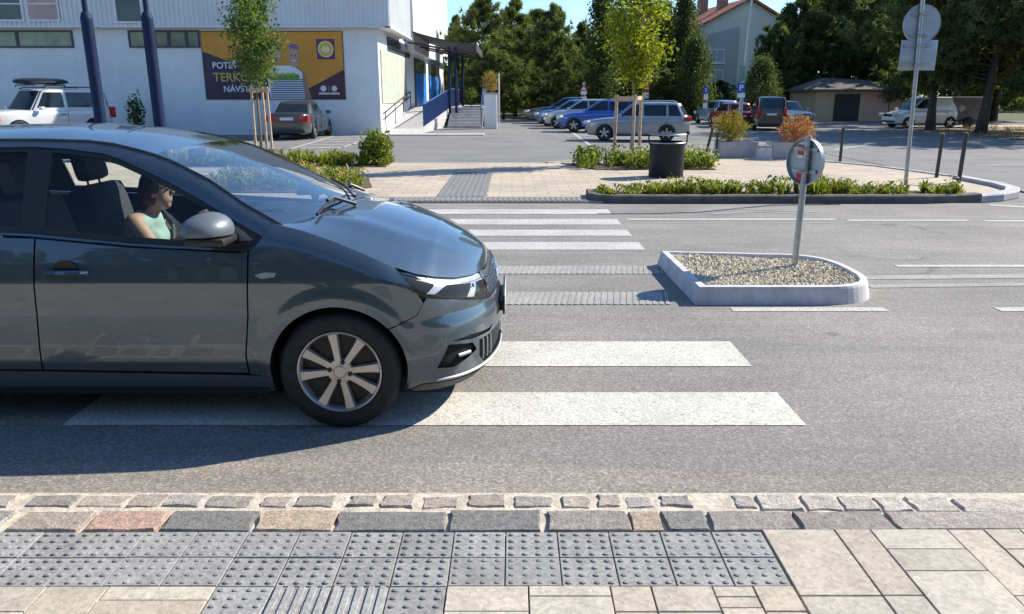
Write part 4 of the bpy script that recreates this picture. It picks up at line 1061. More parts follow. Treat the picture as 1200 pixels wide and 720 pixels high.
# ------------------------------------------------------------------ small signs and lamp post in the distance
def signpost(px, py, topy, label, parts, D=None, r=.035):
    b = at(px, py) if D is None else Vector((atY(px, py, D).x, D, 0)); o = empty('traffic_sign', tuple(b), 0., label, 'road sign')
    mb = MB(); mb.tube([(0, 0, -.03), (0, 0, atY(px, topy, b.y).z)], r, 10); mb.build('post', M['galv'], o)
    for kind, cx, cy, wpx, hpx, mat in parts:
        c = atY(cx, cy, b.y)-b; k = (atY(cx+wpx, cy, b.y).x-atY(cx, cy, b.y).x); h = atY(cx, cy-hpx/2, b.y).z-atY(cx, cy+hpx/2, b.y).z
        mb = MB()
        if kind == 'disc': mb.lathe([(.0, -.02), (k/2, -.02), (k/2, .0), (0, .0)], 28, 'Y', (c.x, -.05, c.z))
        elif kind == 'tri':
            mb.add([(c.x-k/2, -.07, c.z-h/2), (c.x+k/2, -.07, c.z-h/2), (c.x, -.07, c.z+h/2), (c.x-k/2, -.05, c.z-h/2), (c.x+k/2, -.05, c.z-h/2), (c.x, -.05, c.z+h/2)], [(0, 1, 2), (5, 4, 3), (0, 3, 4, 1), (1, 4, 5, 2), (2, 5, 3, 0)])
        else: mb.box((c.x, -.06, c.z), (k, .02, h))
        pt = mb.build('sign_plate', M[mat], o)
        if kind == 'disc' and mat == 'red':
            mb = MB(); mb.box((c.x, -.074, c.z), (k*.7, .006, k*.19)); mb.build('bar_mark', M['white'], pt)
        if kind == 'tri':
            mb = MB(); mb.add([(c.x-k*.28, -.073, c.z-h*.34), (c.x+k*.28, -.073, c.z-h*.34), (c.x, -.073, c.z+h*.25)], [(0, 1, 2)]); mb.build('sign_face', M['white'], pt)
        if mat == 'blue_sign' and kind == 'box':
            text_mesh('letter', 'P', h*.95, M['white'], pt, Matrix.Translation((c.x-k*.27, -.073, c.z-h*.34)) @ Matrix.Rotation(PI/2, 4, 'X'))
        if mat == 'blue_sign' and kind == 'disc':
            mb = MB(); mb.box((c.x, -.074, c.z-k*.05), (k*.14, .006, k*.5)); mb.box((c.x, -.074, c.z+k*.2), (k*.36, .006, k*.1)); mb.build('arrow_mark', M['white'], pt)
    return o
signpost(757, 141, 84, 'red no entry sign with a white plate below, before the dark trees', [('disc', 757, 104, 8, 8, 'red'), ('box', 757, 112, 6, 7, 'white')])
signpost(684, 145, 97, 'red triangular warning sign above white plates behind the row of blue cars', [('tri', 684, 103, 10, 8, 'red'), ('box', 684, 109, 7, 4, 'white'), ('box', 684, 116, 7, 5, 'white')])
signpost(827, 146, 100, 'blue round sign above a white plate in front of the tenement', [('disc', 827, 106, 8, 8, 'blue_sign'), ('box', 827, 114, 5, 7, 'white'), ('box', 826, 124, 5, 6, 'white')])
signpost(867, 160, 95, 'blue parking sign with a white plate on a post left of the dark van', [('box', 868, 103, 9, 11, 'blue_sign'), ('box', 868, 112, 9, 5, 'white')])
b = at(865, 156); lp = empty('street_lamp', tuple(b), 0., 'thin pale street lamp post with a green box rising behind the parking sign', 'street lamp')
mb = MB(); tz = atY(872, -30, b.y).z; mb.tube([(0, 0, -.02), (.03, 0, 1.5), (.22, 0, tz)], [.09, .075, .04], 10); mb.build('post', M['galv'], lp)
mb = MB(); c = atY(868.5, 86, b.y)-b; mb.bbox(Vector((c.x, -.06, c.z)), (.30, .16, .66), .02); mb.build('cabinet', M['green_box'], lp)
mb = MB(); mb.tube([(.22, 0, tz-.02), (.5, -.3, tz+.25), (1.0, -.8, tz+.3)], .035, 8); mb.bbox(Vector((1.15, -.95, tz+.30)), (.5, .22, .09), .03); mb.build('lamp_head', M['galv'], lp)
# ------------------------------------------------------------------ white hall with its blue masts, canopy, steps and poster
def wallmat(name, col, sc=.6):
    t = NT(name); c = t.coord('Object')
    v = t.ramp(t.noise(c, sc, 5, .6), [(.3, .90), (.7, 1.05)]); s = t.ramp(t.noise(t.coord('Object', (6, 6, .4)), .9, 4), [(.35, .975), (.65, 1.01)])
    t.bsdf(t.mix(1., t.mix(1., col, v, 'MULTIPLY'), s, 'MULTIPLY'), .85, 0., t.bump(t.noise(c, 30, 3), .15, .01)); return t.m
M['render_white'] = wallmat('white_render', (.76, .77, .775)); M['clad'] = wallmat('ribbed_white_cladding', (.70, .71, .725)); M['grey_render'] = wallmat('grey_render', (.30, .30, .32))
M['blue_paint'] = plain('dark_blue_steel_paint', (.008, .021, .066), .6, 0., var=.2, vscale=2, Specular_IOR_Level=.2)
M['blue_rail'] = plain('blue_rail_paint', (.018, .06, .20), .5, .1, var=.15); M['blue_film'] = plain('bright_blue_shop_film', (.02, .20, .62), .35, var=.2, vscale=1.5)
M['win'] = plain('dark_window_pane', (.035, .050, .060), .08, var=.3, vscale=.8); M['win_green'] = plain('window_pane_with_film', (.20, .23, .15), .15, var=.4, vscale=1.2); M['win_pink'] = plain('window_with_pink_blind', (.42, .27, .26), .4, var=.2, vscale=1.)
M['frame_blue'] = plain('dark_window_frame', (.035, .045, .07), .5); M['frame_white'] = plain('white_window_frame', (.70, .70, .70), .5)
bd = empty('hall_building', (-20, 35, 0), 0., 'long white hall with ribbed cladding, strip windows and a dark canopy over its side steps', 'building')
BX = -20; BY = 35
def bb(x, y, zz): return Vector((x-BX, y-BY, zz))
def blk(mb, x0, x1, y0, y1, z0, z1, col=None): mb.box(bb((x0+x1)/2, (y0+y1)/2, (z0+z1)/2), (x1-x0, y1-y0, z1-z0), col=col)
SX = -5.69
mb = MB(); blk(mb, -48, SX, 35, 68, -.1, 4.40); mb.build('wall', M['render_white'], bd)
mb = MB(); blk(mb, -48.2, -5.12, 34.62, 41.8, 4.404, 9.5)
x = -48.1
while x < -5.2:
    blk(mb, x, x+.07, 34.58, 34.625, 4.41, 9.5); x += .20
y = 34.7
while y < 41.7:
    blk(mb, -5.125, -5.08, y, y+.07, 4.41, 9.5); y += .20
mb.build('cladding', M['clad'], bd)
mb = MB(); blk(mb, -48, -6.1, 41.8, 68, 4.404, 9.6); blk(mb, -6.1, -5.3, 44.6, 68, 4.0, 9.6); mb.build('upper_wall', M['render_white'], bd)
mb = MB(); blk(mb, -6.1, -5.75, 41.8, 44.6, 4.404, 9.2); mb.build('stair_panel', M['grey_render'], bd)
mb = MB(); blk(mb, -48.2, -5.05, 34.57, 34.64, 4.38, 4.43); blk(mb, -5.3, -5.05, 34.57, 41.8, 4.36, 4.43); mb.build('drip_edge', M['frame_white'], bd)
def window(x0, x1, z0, z1, y, pane, frame='frame_blue', mull=(), dep=.06, nm='window'):
    mb = MB(); f = .07
    blk(mb, x0, x1, y-dep, y, z0, z0+f); blk(mb, x0, x1, y-dep, y, z1-f, z1); blk(mb, x0, x0+f, y-dep, y, z0+f, z1-f); blk(mb, x1-f, x1, y-dep, y, z0+f, z1-f)
    for m in mull: blk(mb, m-.06, m+.06, y-dep, y, z0+f, z1-f)
    fr = mb.build(nm, M[frame], bd)
    mb = MB(); blk(mb, x0+f, x1-f, y-.025, y-.012, z0+f, z1-f); mb.build('pane', M[pane], fr); return fr
window(-22.6, -18.55, 3.60, 4.30, 35, 'win_green', mull=(-20.9,)); window(-28, -22.7, 3.60, 4.30, 35, 'win_green', mull=(-25.3,))
window(-16.2, -13.2, 3.60, 4.30, 35, 'win_green', mull=(-15.1, -14.5, -13.75))
window(-21.5, -20.25, 4.62, 6.6, 34.58, 'win', 'frame_white', dep=.03); window(-20.1, -18.75, 4.62, 6.6, 34.58, 'win_pink', 'frame_white', dep=.03); window(-24.5, -21.6, 4.62, 6.6, 34.58, 'win', 'frame_white', (-23.,), dep=.03)
mb = MB(); blk(mb, -21.5, -18.75, 34.54, 34.555, 5.28, 5.33); mb.build('window_bar', M['frame_white'], bd)
window(-16.45, -15.3, 4.55, 8.2, 34.58, 'win', 'frame_white', dep=.03)
# side wall: mural, strip window, blue shop fronts
def sidepanel(y0, y1, z0, z1, dx, mat, nm, parent=bd):
    mb = MB(); blk(mb, SX-.02, SX+dx, y0, y1, z0, z1); return mb.build(nm, M[mat], parent)
def mural():
    t = NT('faded_mural'); c = t.coord('Object'); n = t.noise(c, .9, 6, .65)
    t.bsdf(t.ramp(n, [(.25, (.40, .40, .33)), (.42, (.52, .49, .40)), (.55, (.36, .42, .34)), (.7, (.60, .52, .44)), (.85, (.50, .55, .52))]), .8); return t.m
M['mural'] = mural()
sidepanel(35.5, 43.8, 1.3, 3.55, .05, 'mural', 'mural_panel')
sw = sidepanel(37.6, 45.6, 3.62, 4.25, .04, 'frame_blue', 'window'); sidepanel(37.8, 45.4, 3.72, 4.15, .055, 'win', 'pane', sw)
for y0, y1 in ((47.6, 53.6), (55.6, 63.5)):
    d = sidepanel(y0, y1, 1.0, 3.75, .06, 'frame_blue', 'shop_front')
    n = 3; w_ = (y1-y0)/n
    for k in range(n):
        sidepanel(y0+k*w_+.12, y0+(k+1)*w_-.12, 1.0, 2.95, .085, 'blue_film', 'door', d); sidepanel(y0+k*w_+.12, y0+(k+1)*w_-.12, 3.05, 3.65, .085, 'win', 'pane', d)
# raised landing, ramp and steps
mb = MB(); blk(mb, SX+.002, -1.55, 45.6, 68, -.05, 1.0); mb.build('landing', M['concrete'], bd)
mb = MB()
pr = [(-5.685, 34.9, 0), (-4.15, 35.6, 0), (-3.45, 45.598, 1.0), (-5.685, 45.598, 1.0)]
vs_ = [bb(*p) for p in pr]+[bb(p[0], p[1], -.1) for p in pr]; mb.add(vs_, [(0, 1, 2, 3), (0, 4, 5, 1), (1, 5, 6, 2), (2, 6, 7, 3), (3, 7, 4, 0)]); mb.build('ramp', M['concrete'], bd)
mb = MB()
for i in range(7): blk(mb, -3.4, -1.56, 42.4+i*.45, 45.595, -.05+i*.0, .143*(i+1)-.002*(6-i))
mb.build('steps', M['concrete'], bd)
mb = MB()
for off, zz in ((.12, .95), (.12, .70)):
    mb.tube([bb(SX+off, 35.6+i*1.0, zz+i*.1) for i in range(10)], .035, 8)
for i in range(0, 10, 3): mb.tube([bb(SX+.12, 35.6+i, .05+i*.1), bb(SX+.12, 35.6+i, .95+i*.1)], .025, 6)
mb.build('handrail', M['dark_metal'], bd)
mb = MB()
a, e = Vector((-4.12, 37.5, .22)), Vector((-3.44, 45.5, 1.0))
for i in range(64):
    p = a.lerp(e, i/63); mb.box(bb(p.x, p.y, p.z+.5), (.03, .025, .95))
mb.tube([bb(*(a+Vector((0, 0, 1.02)))), bb(*(e+Vector((0, 0, 1.02))))], .04, 8)
for i in range(22): mb.box(bb(-3.44, 45.6+i*.35, 1.5), (.03, .03, .95))
mb.tube([bb(-3.44, 45.5, 2.0), bb(-3.44, 53.3, 2.0)], .04, 8)
mb.build('side_railing', M['blue_rail'], bd)
mb = MB()
for i in range(2): mb.tube([bb(-1.62, 42.5+i*3, .1+i*.95), bb(-1.62, 42.5+i*3, 1.05+i*.95)], .03, 6)
mb.tube([bb(-1.62, 42.5, 1.05), bb(-1.62, 45.5, 2.0), bb(-1.62, 52, 2.0)], .03, 6); mb.box(bb(-1.62, 48.8, 1.55), (.04, 6.2, .8)); mb.build('step_railing', M['blue_rail'], bd)
cn = MB(); rows = []
for i in range(7):
    x = -5.3+i*.56; zt = 4.95-.18*i+.012*i*i
    rows.append([bb(x, 44., zt), bb(x, 53., zt)])
cn.grid(rows, smooth=False); rows2 = [[r[0]+Vector((0, 0, -.10)), r[1]+Vector((0, 0, -.10))] for r in rows]; cn.grid(rows2, smooth=False)
cn.grid([[a_[0], b_[0]] for a_, b_ in zip(rows, rows2)], smooth=False); cn.grid([[a_[1], b_[1]] for a_, b_ in zip(rows, rows2)], smooth=False); cn.grid([[rows[-1][0], rows[-1][1]], [rows2[-1][0], rows2[-1][1]]], smooth=False)
cp = cn.build('canopy', M['dark_metal'], bd)
mb = MB()
for yy in (44.3, 47.5, 50.5): mb.tube([bb(-5.6, yy, 4.4), bb(-2.1, yy, 3.80)], .05, 6)
blk(mb, -1.98, -1.90, 43.98, 53.02, 3.95, 4.36); mb.build('canopy_beam', M['dark_metal'], cp)
for yy in (44.4, 50.5):
    for xx in (-3.40, -3.05):
        mb = MB(); mb.tube([bb(xx, yy, .3), bb(xx, yy, 4.15)], .075, 10); mb.build('canopy_post', M['blue_paint'], cp)
mb = MB(); blk(mb, SX-.2, -1.2, 34.4, 35.6, -.05, .03); mb.build('apron', M['concrete'], bd)
# advertising banner
bx0, bx1, bz0, bz1, by = -13.13, -7.18, 1.51, 4.24, 34.985
bn = empty('billboard', ((bx0+bx1)/2, by, bz0), 0., 'orange and purple advertising banner with Slovak slogan on the white hall wall', 'billboard')
W_, H_ = bx1-bx0, bz1-bz0
def bq(u, v, d=0.): return Vector((-W_/2+u*W_, -.03-d, v*H_))     # u right, v up, 0..1
def flat(nm, pts, col, d, parent=bn, rough=.5, var=.06, vs2=1.):
    mb = MB(); n = len(pts); mb.add([bq(u, v, d) for u, v in pts]+[bq(u, v, d-.003) for u, v in pts], [tuple(range(n)), tuple(range(2*n-1, n-1, -1))]+[(i, n+i, n+(i+1) % n, (i+1) % n) for i in range(n)])
    key = 'bb_%s_%s' % (nm, col)
    if key not in M: M[key] = plain('banner_'+nm, col, rough, var=var, vscale=vs2)
    return mb.build(nm, M[key], parent)
mb = MB(); mb.box((0, -.012, H_/2), (W_+.06, .024, H_+.06)); mb.build('backing_frame', M['dark_metal'], bn)
PUR, ORG = (.045, .025, .06), (.62, .27, .025)
flat('print', [(0, 0), (1, 0), (1, 1), (0, 1)], ORG, .0, var=.12)
flat('purple_field', [(0, 0), (.52, 0), (.46, .36), (.36, .52), (.16, .58), (.02, .70), (0, .70)], PUR, .004)
flat('purple_field', [(.70, 0), (1, 0), (1, .44), (.80, .22), (.72, .14)], (.07, .025, .045), .004)
def oval(cx, cy, rx, ry, n=18, a0=0, a1=360): return [(cx+rx*math.cos(R(a0+(a1-a0)*i/n)), cy+ry*math.sin(R(a0+(a1-a0)*i/n))) for i in range(n)]
# three plain smiling figures, the middle one in a striped shirt
flat('figure', [(.27, .33), (.42, .33), (.41, .56), (.36, .62), (.30, .60)], (.22, .18, .22), .006); flat('figure', oval(.335, .70, .035, .12), (.48, .26, .17), .008); flat('figure', oval(.335, .78, .042, .09, 14, 0, 190), (.10, .06, .05), .010)
flat('figure', [(.46, .0), (.71, .0), (.70, .40), (.64, .50), (.50, .50), (.45, .30)], (.72, .74, .78), .007)
for i in range(9): flat('shirt_stripe', [(.462+.002*i, .018+i*.033), (.705, .018+i*.033), (.705, .034+i*.033), (.462+.002*i, .034+i*.033)], (.05, .07, .16), .010)
flat('figure', oval(.515, .66, .045, .13), (.50, .28, .20), .011); flat('figure', oval(.515, .75, .052, .12, 14, 0, 200), (.30, .14, .06), .010)
flat('figure', [(.60, .30), (.70, .0), (.76, .0), (.71, .42), (.66, .50)], (.34, .20, .16), .006); flat('figure', oval(.648, .62, .040, .15), (.50, .29, .20), .013); flat('figure', oval(.648, .74, .044, .08, 14, 0, 180), (.18, .12, .28), .015)
for cx, cy in ((.335, .70), (.515, .66), (.648, .62)):
    for dx in (-.014, .014): flat('face_mark', oval(cx+dx, cy+.03, .005, .014, 8), (.05, .03, .03), .018)
    flat('face_mark', [(cx-.018, cy-.035), (cx, cy-.06), (cx+.018, cy-.035)], (.75, .70, .68), .018)
for i in range(16):
    u = .47+.018*i%.22; flat('bouquet', oval(.47+.013*i, .335+.03*math.sin(i*2.1), .018, .035, 7), ((.10, .24, .04), (.30, .40, .05), (.16, .30, .06))[i % 3], .016+.001*i)
flat('logo', [(.815, .595), (.945, .595), (.945, .895), (.815, .895)], (.10, .035, .12), .006)
lg = flat('logo', oval(.88, .745, .056, .122, 28), (.72, .66, .42), .010); flat('logo', oval(.88, .745, .049, .107, 28), (.62, .42, .06), .013)
flat('logo', [(.845, .72), (.865, .80), (.88, .76), (.895, .80), (.915, .72), (.88, .69)], (.72, .66, .42), .016)
flat('small_mark', oval(.848, .155, .022, .045, 14), (.70, .66, .66), .008); flat('small_mark', oval(.926, .155, .020, .045, 14), (.66, .62, .62), .008)
for u in (.848, .926): flat('small_mark', [(u-.036, .065), (u+.036, .065), (u+.036, .095), (u-.036, .095)], (.66, .62, .62), .008)
flat('small_mark', [(.886, .06), (.889, .06), (.889, .2), (.886, .2)], (.5, .45, .45), .008)
M['bb_white'] = plain('banner_white_lettering', (.78, .78, .80), .5, var=.04); M['bb_gold'] = plain('banner_gold_lettering', (.62, .40, .07), .5, var=.06)
def btext(body, u, v, size, mat): text_mesh('lettering', body, size, M[mat], bn, Matrix.Translation(bq(u, v, .020)) @ Matrix.Rotation(PI/2, 4, 'X') @ Matrix.Scale(.98, 4, (1, 0, 0)), .004)
btext('POTEŠ', .062, .46, .36, 'bb_white'); btext('TERKOU', .062, .265, .50, 'bb_gold'); btext('NÁVŠTEVU!', .128, .105, .36, 'bb_white')
# blue masts
for k, (px, lab) in enumerate(((121, 'leaning look dark blue steel mast right of the white off-roader'), (189.5, 'dark blue steel mast between the two narrow windows, left of the banner'))):
    lab = ('dark blue steel mast in front of the white hall, just right of the white off-roader', 'dark blue steel mast in front of the white hall, nearer the orange banner')[k]
    b = Vector((atY(px, 163, 29).x, 29, 0)); o = empty('mast', tuple(b), 0., lab, 'mast', 'dark blue masts in front of the hall')
    mb = MB(); mb.tube([(0, 0, -.05), (-.03, 0, 4.25)], [.20, .20], 14); mb.lathe([(.30, 0), (.30, .03), (.2, .035)], 14); mb.build('shaft', M['blue_paint'], o)
    mb = MB(); mb.lathe([(.20, 4.25), (.15, 4.42), (.10, 4.46)], 14, 'Z', (-.03, 0, 0)); mb.tube([(-.03, 0, 4.4), (-.06, 0, 9.)], [.09, .07], 12); mb.build('upper_tube', M['blue_paint'], o)
# white pedestal planter by the steps and thin pole
b = at(575, 151); ped = empty('pedestal', tuple(b), 0., 'tall white pedestal holding a pale spiky plant beside the grey steps', 'pedestal')
mb = MB(); mb.bbox(Vector((0, .35, .85)), (.66, .66, 1.72), .02); mb.build('column', M['render_white'], ped)
mb = MB(); mb.bbox(Vector((0, .35, 1.745)), (.74, .74, .07), .015); mb.build('cap', M['concrete'], ped)
b = at(585, 151); o = empty('pole', tuple(b), 0., 'thin pale pole standing right of the white pedestal', 'pole')
mb = MB(); mb.tube([(0, 0, -.02), (0, 0, 2.75)], .035, 8); mb.build('shaft', M['frame_white'], o); mb = MB(); mb.lathe([(.05, 2.74), (.05, 2.79), (0, 2.81)], 8); mb.build('cap', M['dark_metal'], o)
# ------------------------------------------------------------------ vegetation
def tintv(rnd, lo=.6, hi=1.45, warm=.12):
    v = rnd.uniform(lo, hi); w_ = rnd.uniform(-warm, warm); return (v*(1+w_), v, v*(1-w_*.6))
def rdir(rnd, up=0.):
    while True:
        d = Vector((rnd.uniform(-1, 1), rnd.uniform(-1, 1), rnd.uniform(-1, 1)))
        if .05 < d.length_squared < 1: d.normalize(); d.z += up; return d.normalized()
def spike(mb, p, d, ln, wd, rnd, col):
    s = d.cross(rdir(rnd)).normalized()*wd
    mb.add([p-s*.5, p+s*.5, p+d*ln], [(0, 1, 2)], col)
def leafq(mb, p, n, ln, wd, rnd, col):
    a = n.orthogonal().normalized(); a = (Matrix.Rotation(rnd.uniform(0, 6.28), 3, n) @ a); b = n.cross(a)
    mb.add([p-a*ln*.5, p+b*wd*.5+n*wd*.12, p+a*ln*.5, p-b*wd*.5+n*wd*.12], [(0, 1, 2, 3)], col)
def limb(mb, a, b, r0, r1, rnd, n=5, seg=4, jit=.08):
    a, b = Vector(a), Vector(b); L_ = (b-a).length
    mb.tube([a.lerp(b, i/seg)+(rdir(rnd)*jit*L_*.3 if 0 < i < seg else Vector()) for i in range(seg+1)], [r0+(r1-r0)*i/seg for i in range(seg+1)], n, cap=False)
def conifer(seed, h, r, z0, nbr, puffs, spikes, ln, wd, shape=1., droop=.0, trunk=.16, leafmat_='leaf_pine', gap=.18, cluster=.5):
    rnd = random.Random(seed); t = MB(); c = MB(); bend = rdir(rnd)*.02*h
    axis = lambda z: Vector((bend.x*math.sin(z/h*3), bend.y*math.sin(z/h*3), z))
    t.tube([axis(h*i/8) for i in range(9)], [trunk*(1-.88*i/8)*(1.25 if i == 0 else 1) for i in range(9)], 9)
    for k in range(nbr):
        f = (k+rnd.random())/nbr; z = z0+(h-z0)*f
        if rnd.random() < gap*.6: continue
        prof = (1-f**(1.1*shape))*(.55+.45*min(1, f*5))+.06
        L_ = r*prof*rnd.uniform(.55, 1.18); a = rnd.uniform(0, 2*PI); e = rnd.uniform(-.1, .35)-droop+f*.5
        d = Vector((math.cos(a)*math.cos(e), math.sin(a)*math.cos(e), math.sin(e))); o = axis(z); tip = o+d*L_
        limb(t, o, tip, trunk*.22*(1-f*.6), .008, rnd, 4, 3)
        tone = rnd.uniform(.75, 1.25)
        for q in range(puffs):
            s = rnd.uniform(.30, 1.0)**.8; ce = o.lerp(tip, s)+rdir(rnd)*cluster*rnd.random()*(.35+.5*s)*min(1., L_/r*1.6)
            col = tuple(x*tone for x in tintv(rnd, .65, 1.35))
            for _ in range(spikes):
                dd = (rdir(rnd, .35)+d*.5).normalized(); spike(c, ce+rdir(rnd)*.10, dd, ln*rnd.uniform(.6, 1.2), wd, rnd, col)
    for _ in range(puffs*3):
        ce = axis(h*rnd.uniform(.9, 1.0)); col = tintv(rnd)
        for _ in range(spikes): spike(c, ce, rdir(rnd, .9), ln*rnd.uniform(.6, 1.2), wd, rnd, col)
    return t, c, leafmat_
def broadleaf(seed, h, rx, z0, nbr, leaves, ln, trunk=.04, leafmat_='leaf_young', bark='bark_light', egg=.45, spread=.5, clump=.16):
    rnd = random.Random(seed); t = MB(); c = MB()
    t.tube([(.02*math.sin(i), .02*math.cos(i*1.7), h*.93*i/7) for i in range(8)], [trunk*(1-.8*i/7) for i in range(8)], 8)
    per = leaves//nbr
    for k in range(nbr):
        f = (k+rnd.random())/nbr; z = z0+(h-z0)*f*.96
        prof = math.sin(PI*min(1, (f*.86+.10)**(egg*1.6)))**.8 if f < 1 else .1
        a = k*2.4+rnd.uniform(-.5, .5); L_ = rx*max(.12, prof)*rnd.uniform(.6, 1.15)
        o = Vector((0, 0, max(z0*.85, z-L_*spread))); tip = Vector((math.cos(a)*L_, math.sin(a)*L_, z+rnd.uniform(0, .25)*L_))
        limb(t, o, tip, trunk*.4*(1-f*.6), .004, rnd, 4, 4); tone = rnd.uniform(.8, 1.2)
        nc = 6
        cl = [o.lerp(tip, rnd.uniform(.35, 1.05))+rdir(rnd)*clump*rx*.8 for _ in range(nc)]
        for q in range(per):
            ce = cl[q % nc]+rdir(rnd)*clump*rx*2.0*rnd.random()**.6
            n = (rdir(rnd)+Vector((0, 0, .5))).normalized(); l = ln*rnd.uniform(.6, 1.25)
            leafq(c, ce, n, l, l*.62, rnd, tuple(x*tone for x in tintv(rnd, .6, 1.5, .18)))
    return t, c, leafmat_, bark
def make_tree(name, gen, loc, label, group, rz=0., scale=(1, 1, 1), cat='tree'):
    t, c, lm = gen[:3]; bk = gen[3] if len(gen) > 3 else 'bark'
    o = empty(name, tuple(loc), rz, label, cat, group); o.scale = scale
    t.build('trunk', M[bk], o, recalc=False, sharp=False); c.build('crown', M[lm], o, recalc=False, sharp=False); return o
SRC = {}
def put(kind, px, D, topy, label, wid=1., group='pines and broad trees round the car park', rz=None):
    g0 = TREES[kind]; x = atY(px, 130, D).x; zt = atY(px, topy, D).z; s = zt/g0[0]
    loc = (x, D, -.02); rz = (px*1.7) % 6.28 if rz is None else rz
    if kind not in SRC: o = SRC[kind] = make_tree(g0[1], g0[2](), loc, label, group, rz, (s*wid, s*wid, s))
    else:
        o = copy_tree(SRC[kind]); o.location = loc; o.rotation_euler = (0, 0, rz); o.scale = (s*wid, s*wid, s); o['label'] = label
    return o
TREES = {
 'pineA': (9., 'pine_tree', lambda: conifer(11, 9., 3.5, .9, 120, 12, 18, .42, .095, 2.0, 0, .16, 'leaf_pine', .1, .75)),
 'pineB': (9., 'pine_tree', lambda: conifer(12, 9., 3.2, .7, 120, 11, 19, .40, .095, 1.6, 0, .16, 'leaf_pine', .1, .7)),
 'pineC': (9., 'pine_tree', lambda: conifer(13, 9., 3.8, 1.3, 115, 13, 18, .45, .10, 2.6, 0, .16, 'leaf_pine', .1, .85)),
 'big': (10., 'pine_tree', lambda: conifer(14, 10., 4.8, 2.2, 120, 14, 18, .42, .10, 2.6, .05, .24, 'leaf_pine', .1, .9)),
 'poplar': (11., 'columnar_tree', lambda: broadleaf(15, 11., 1.35, .7, 90, 12500, .24, .16, 'leaf_poplar', 'bark', .50, 1.9, .24)),
 'broad': (9., 'broadleaf_tree', lambda: broadleaf(16, 9., 3.1, .7, 90, 15000, .32, .18, 'leaf_dark', 'bark', .42, .45, .20)),
}
put('pineA', 566, 60, 0, 'tall dark pine just right of the dark canopy')
put('pineB', 604, 66, 3, 'dark pine with two tips, second from the canopy', rz=1.)
put('pineC', 630, 70, 16, 'broad pine peeping between the taller pines behind the steps')
put('pineA', 648, 63, 9, 'pointed pine with a narrow tip left of the pale tree gap', .85, rz=2.2)
put('pineB', 679, 74, 30, 'paler pine at the right end of the central pine row', .95)
put('pineC', 590, 58, 62, 'low dark pine in front of the central pine row', 1.2)
put('pineB', 656, 56, 66, 'low bushy pine behind the row of blue cars', 1.25, rz=.4)
put('poplar', 703, 55, -22, 'tall dark columnar tree left of the staked young tree', 1.05)
put('broad', 733, 60, 22, 'dark broad tree right behind the staked young tree')
put('broad', 768, 64, 10, 'dark broad tree behind the right side of the staked young tree', .9)
put('poplar', 797, 62, -25, 'tall thin columnar tree left of the tenement chimneys', .9, rz=2.)
put('broad', 811, 56, 44, 'dark round tree in front of the tenement wall', .72, rz=4.)
put('pineC', 842, 58, 96, 'low dark tree at the foot of the tenement', 1.5, rz=3.)
put('pineA', 778, 57, 84, 'low dark conifer behind the silver estate car', 1.7, rz=5.)
put('broad', 890, 52, 70, 'mid green low tree right of the parking sign', .9, rz=1.)
put('pineA', 905, 60, 30, 'dark pine covering the right edge of the tenement', .95)
put('pineB', 926, 62, -12, 'tall pine right of the tenement', 1.1)
put('pineC', 958, 66, -6, 'broad pine behind the left end of the low garage')
put('pineA', 985, 62, -22, 'tall pine above the roof of the low garage', 1.1, rz=.7)
put('pineB', 1022, 66, -18, 'tall pine above the right end of the low garage', 1.2)
put('pineC', 1052, 60, -30, 'broad dark pine behind the tall sign post', 1.1, rz=2.)
put('big', 1093, 39.2, -75, 'large spreading pine whose trunk stands by the white van')
put('big', 1153, 36, -110, 'large spreading pine with a leaning trunk at the right edge', 1., rz=2.6)
put('big', 1215, 40, -90, 'large dark pine cut off by the right edge of the photo', 1., rz=4.2)
put('big', 1120, 50, -60, 'dark pine behind the white van and the covered trailer', 1., rz=5.1)
put('pineA', 1165, 54, -40, 'dense pine behind the leaning pine at the right edge', 1.4, rz=3.3)
put('big', 1290, 33, -110, 'large pine beyond the right edge whose shadow falls on the side road', 1., rz=1.3)
put('pineB', 536, 72, 22, 'pale conifer tip peeping above the canopy beside the hall', .8)
# the wood that closes the gaps behind: one mass
rnd = random.Random(21); mb = MB()
for i in range(2600):
    x = rnd.uniform(-10, 85); y = rnd.uniform(80, 104); zm = 8.2+4.0*min(1, max(0, (x-22)/14)); zz = zm*rnd.random()**.8*rnd.uniform(.75, 1)
    col = tintv(rnd, .5, 1.2)
    for _ in range(12): spike(mb, Vector((x, y, zz))+rdir(rnd)*.7, rdir(rnd, .3), 1.2, .34, rnd, col)
mb.build('far_wood', M['leaf_pine'], recalc=False, sharp=False)['kind'] = 'stuff'
# unseen belt of trees added behind the camera to darken the bodywork reflections
mb = MB()
for i in range(1500):
    x = rnd.uniform(-38, 34); y = -rnd.uniform(9, 13); zz = 7.5*rnd.random()*(.8+.2*math.sin(x*.7))
    col = tintv(rnd, .5, 1.2)
    for _ in range(10): leafq(mb, Vector((x, y, zz))+rdir(rnd)*.9, rdir(rnd, .3), 1.0, .7, rnd, col)
mb.build('unseen_tree_belt', M['leaf_dark'], recalc=False, sharp=False)['kind'] = 'stuff'
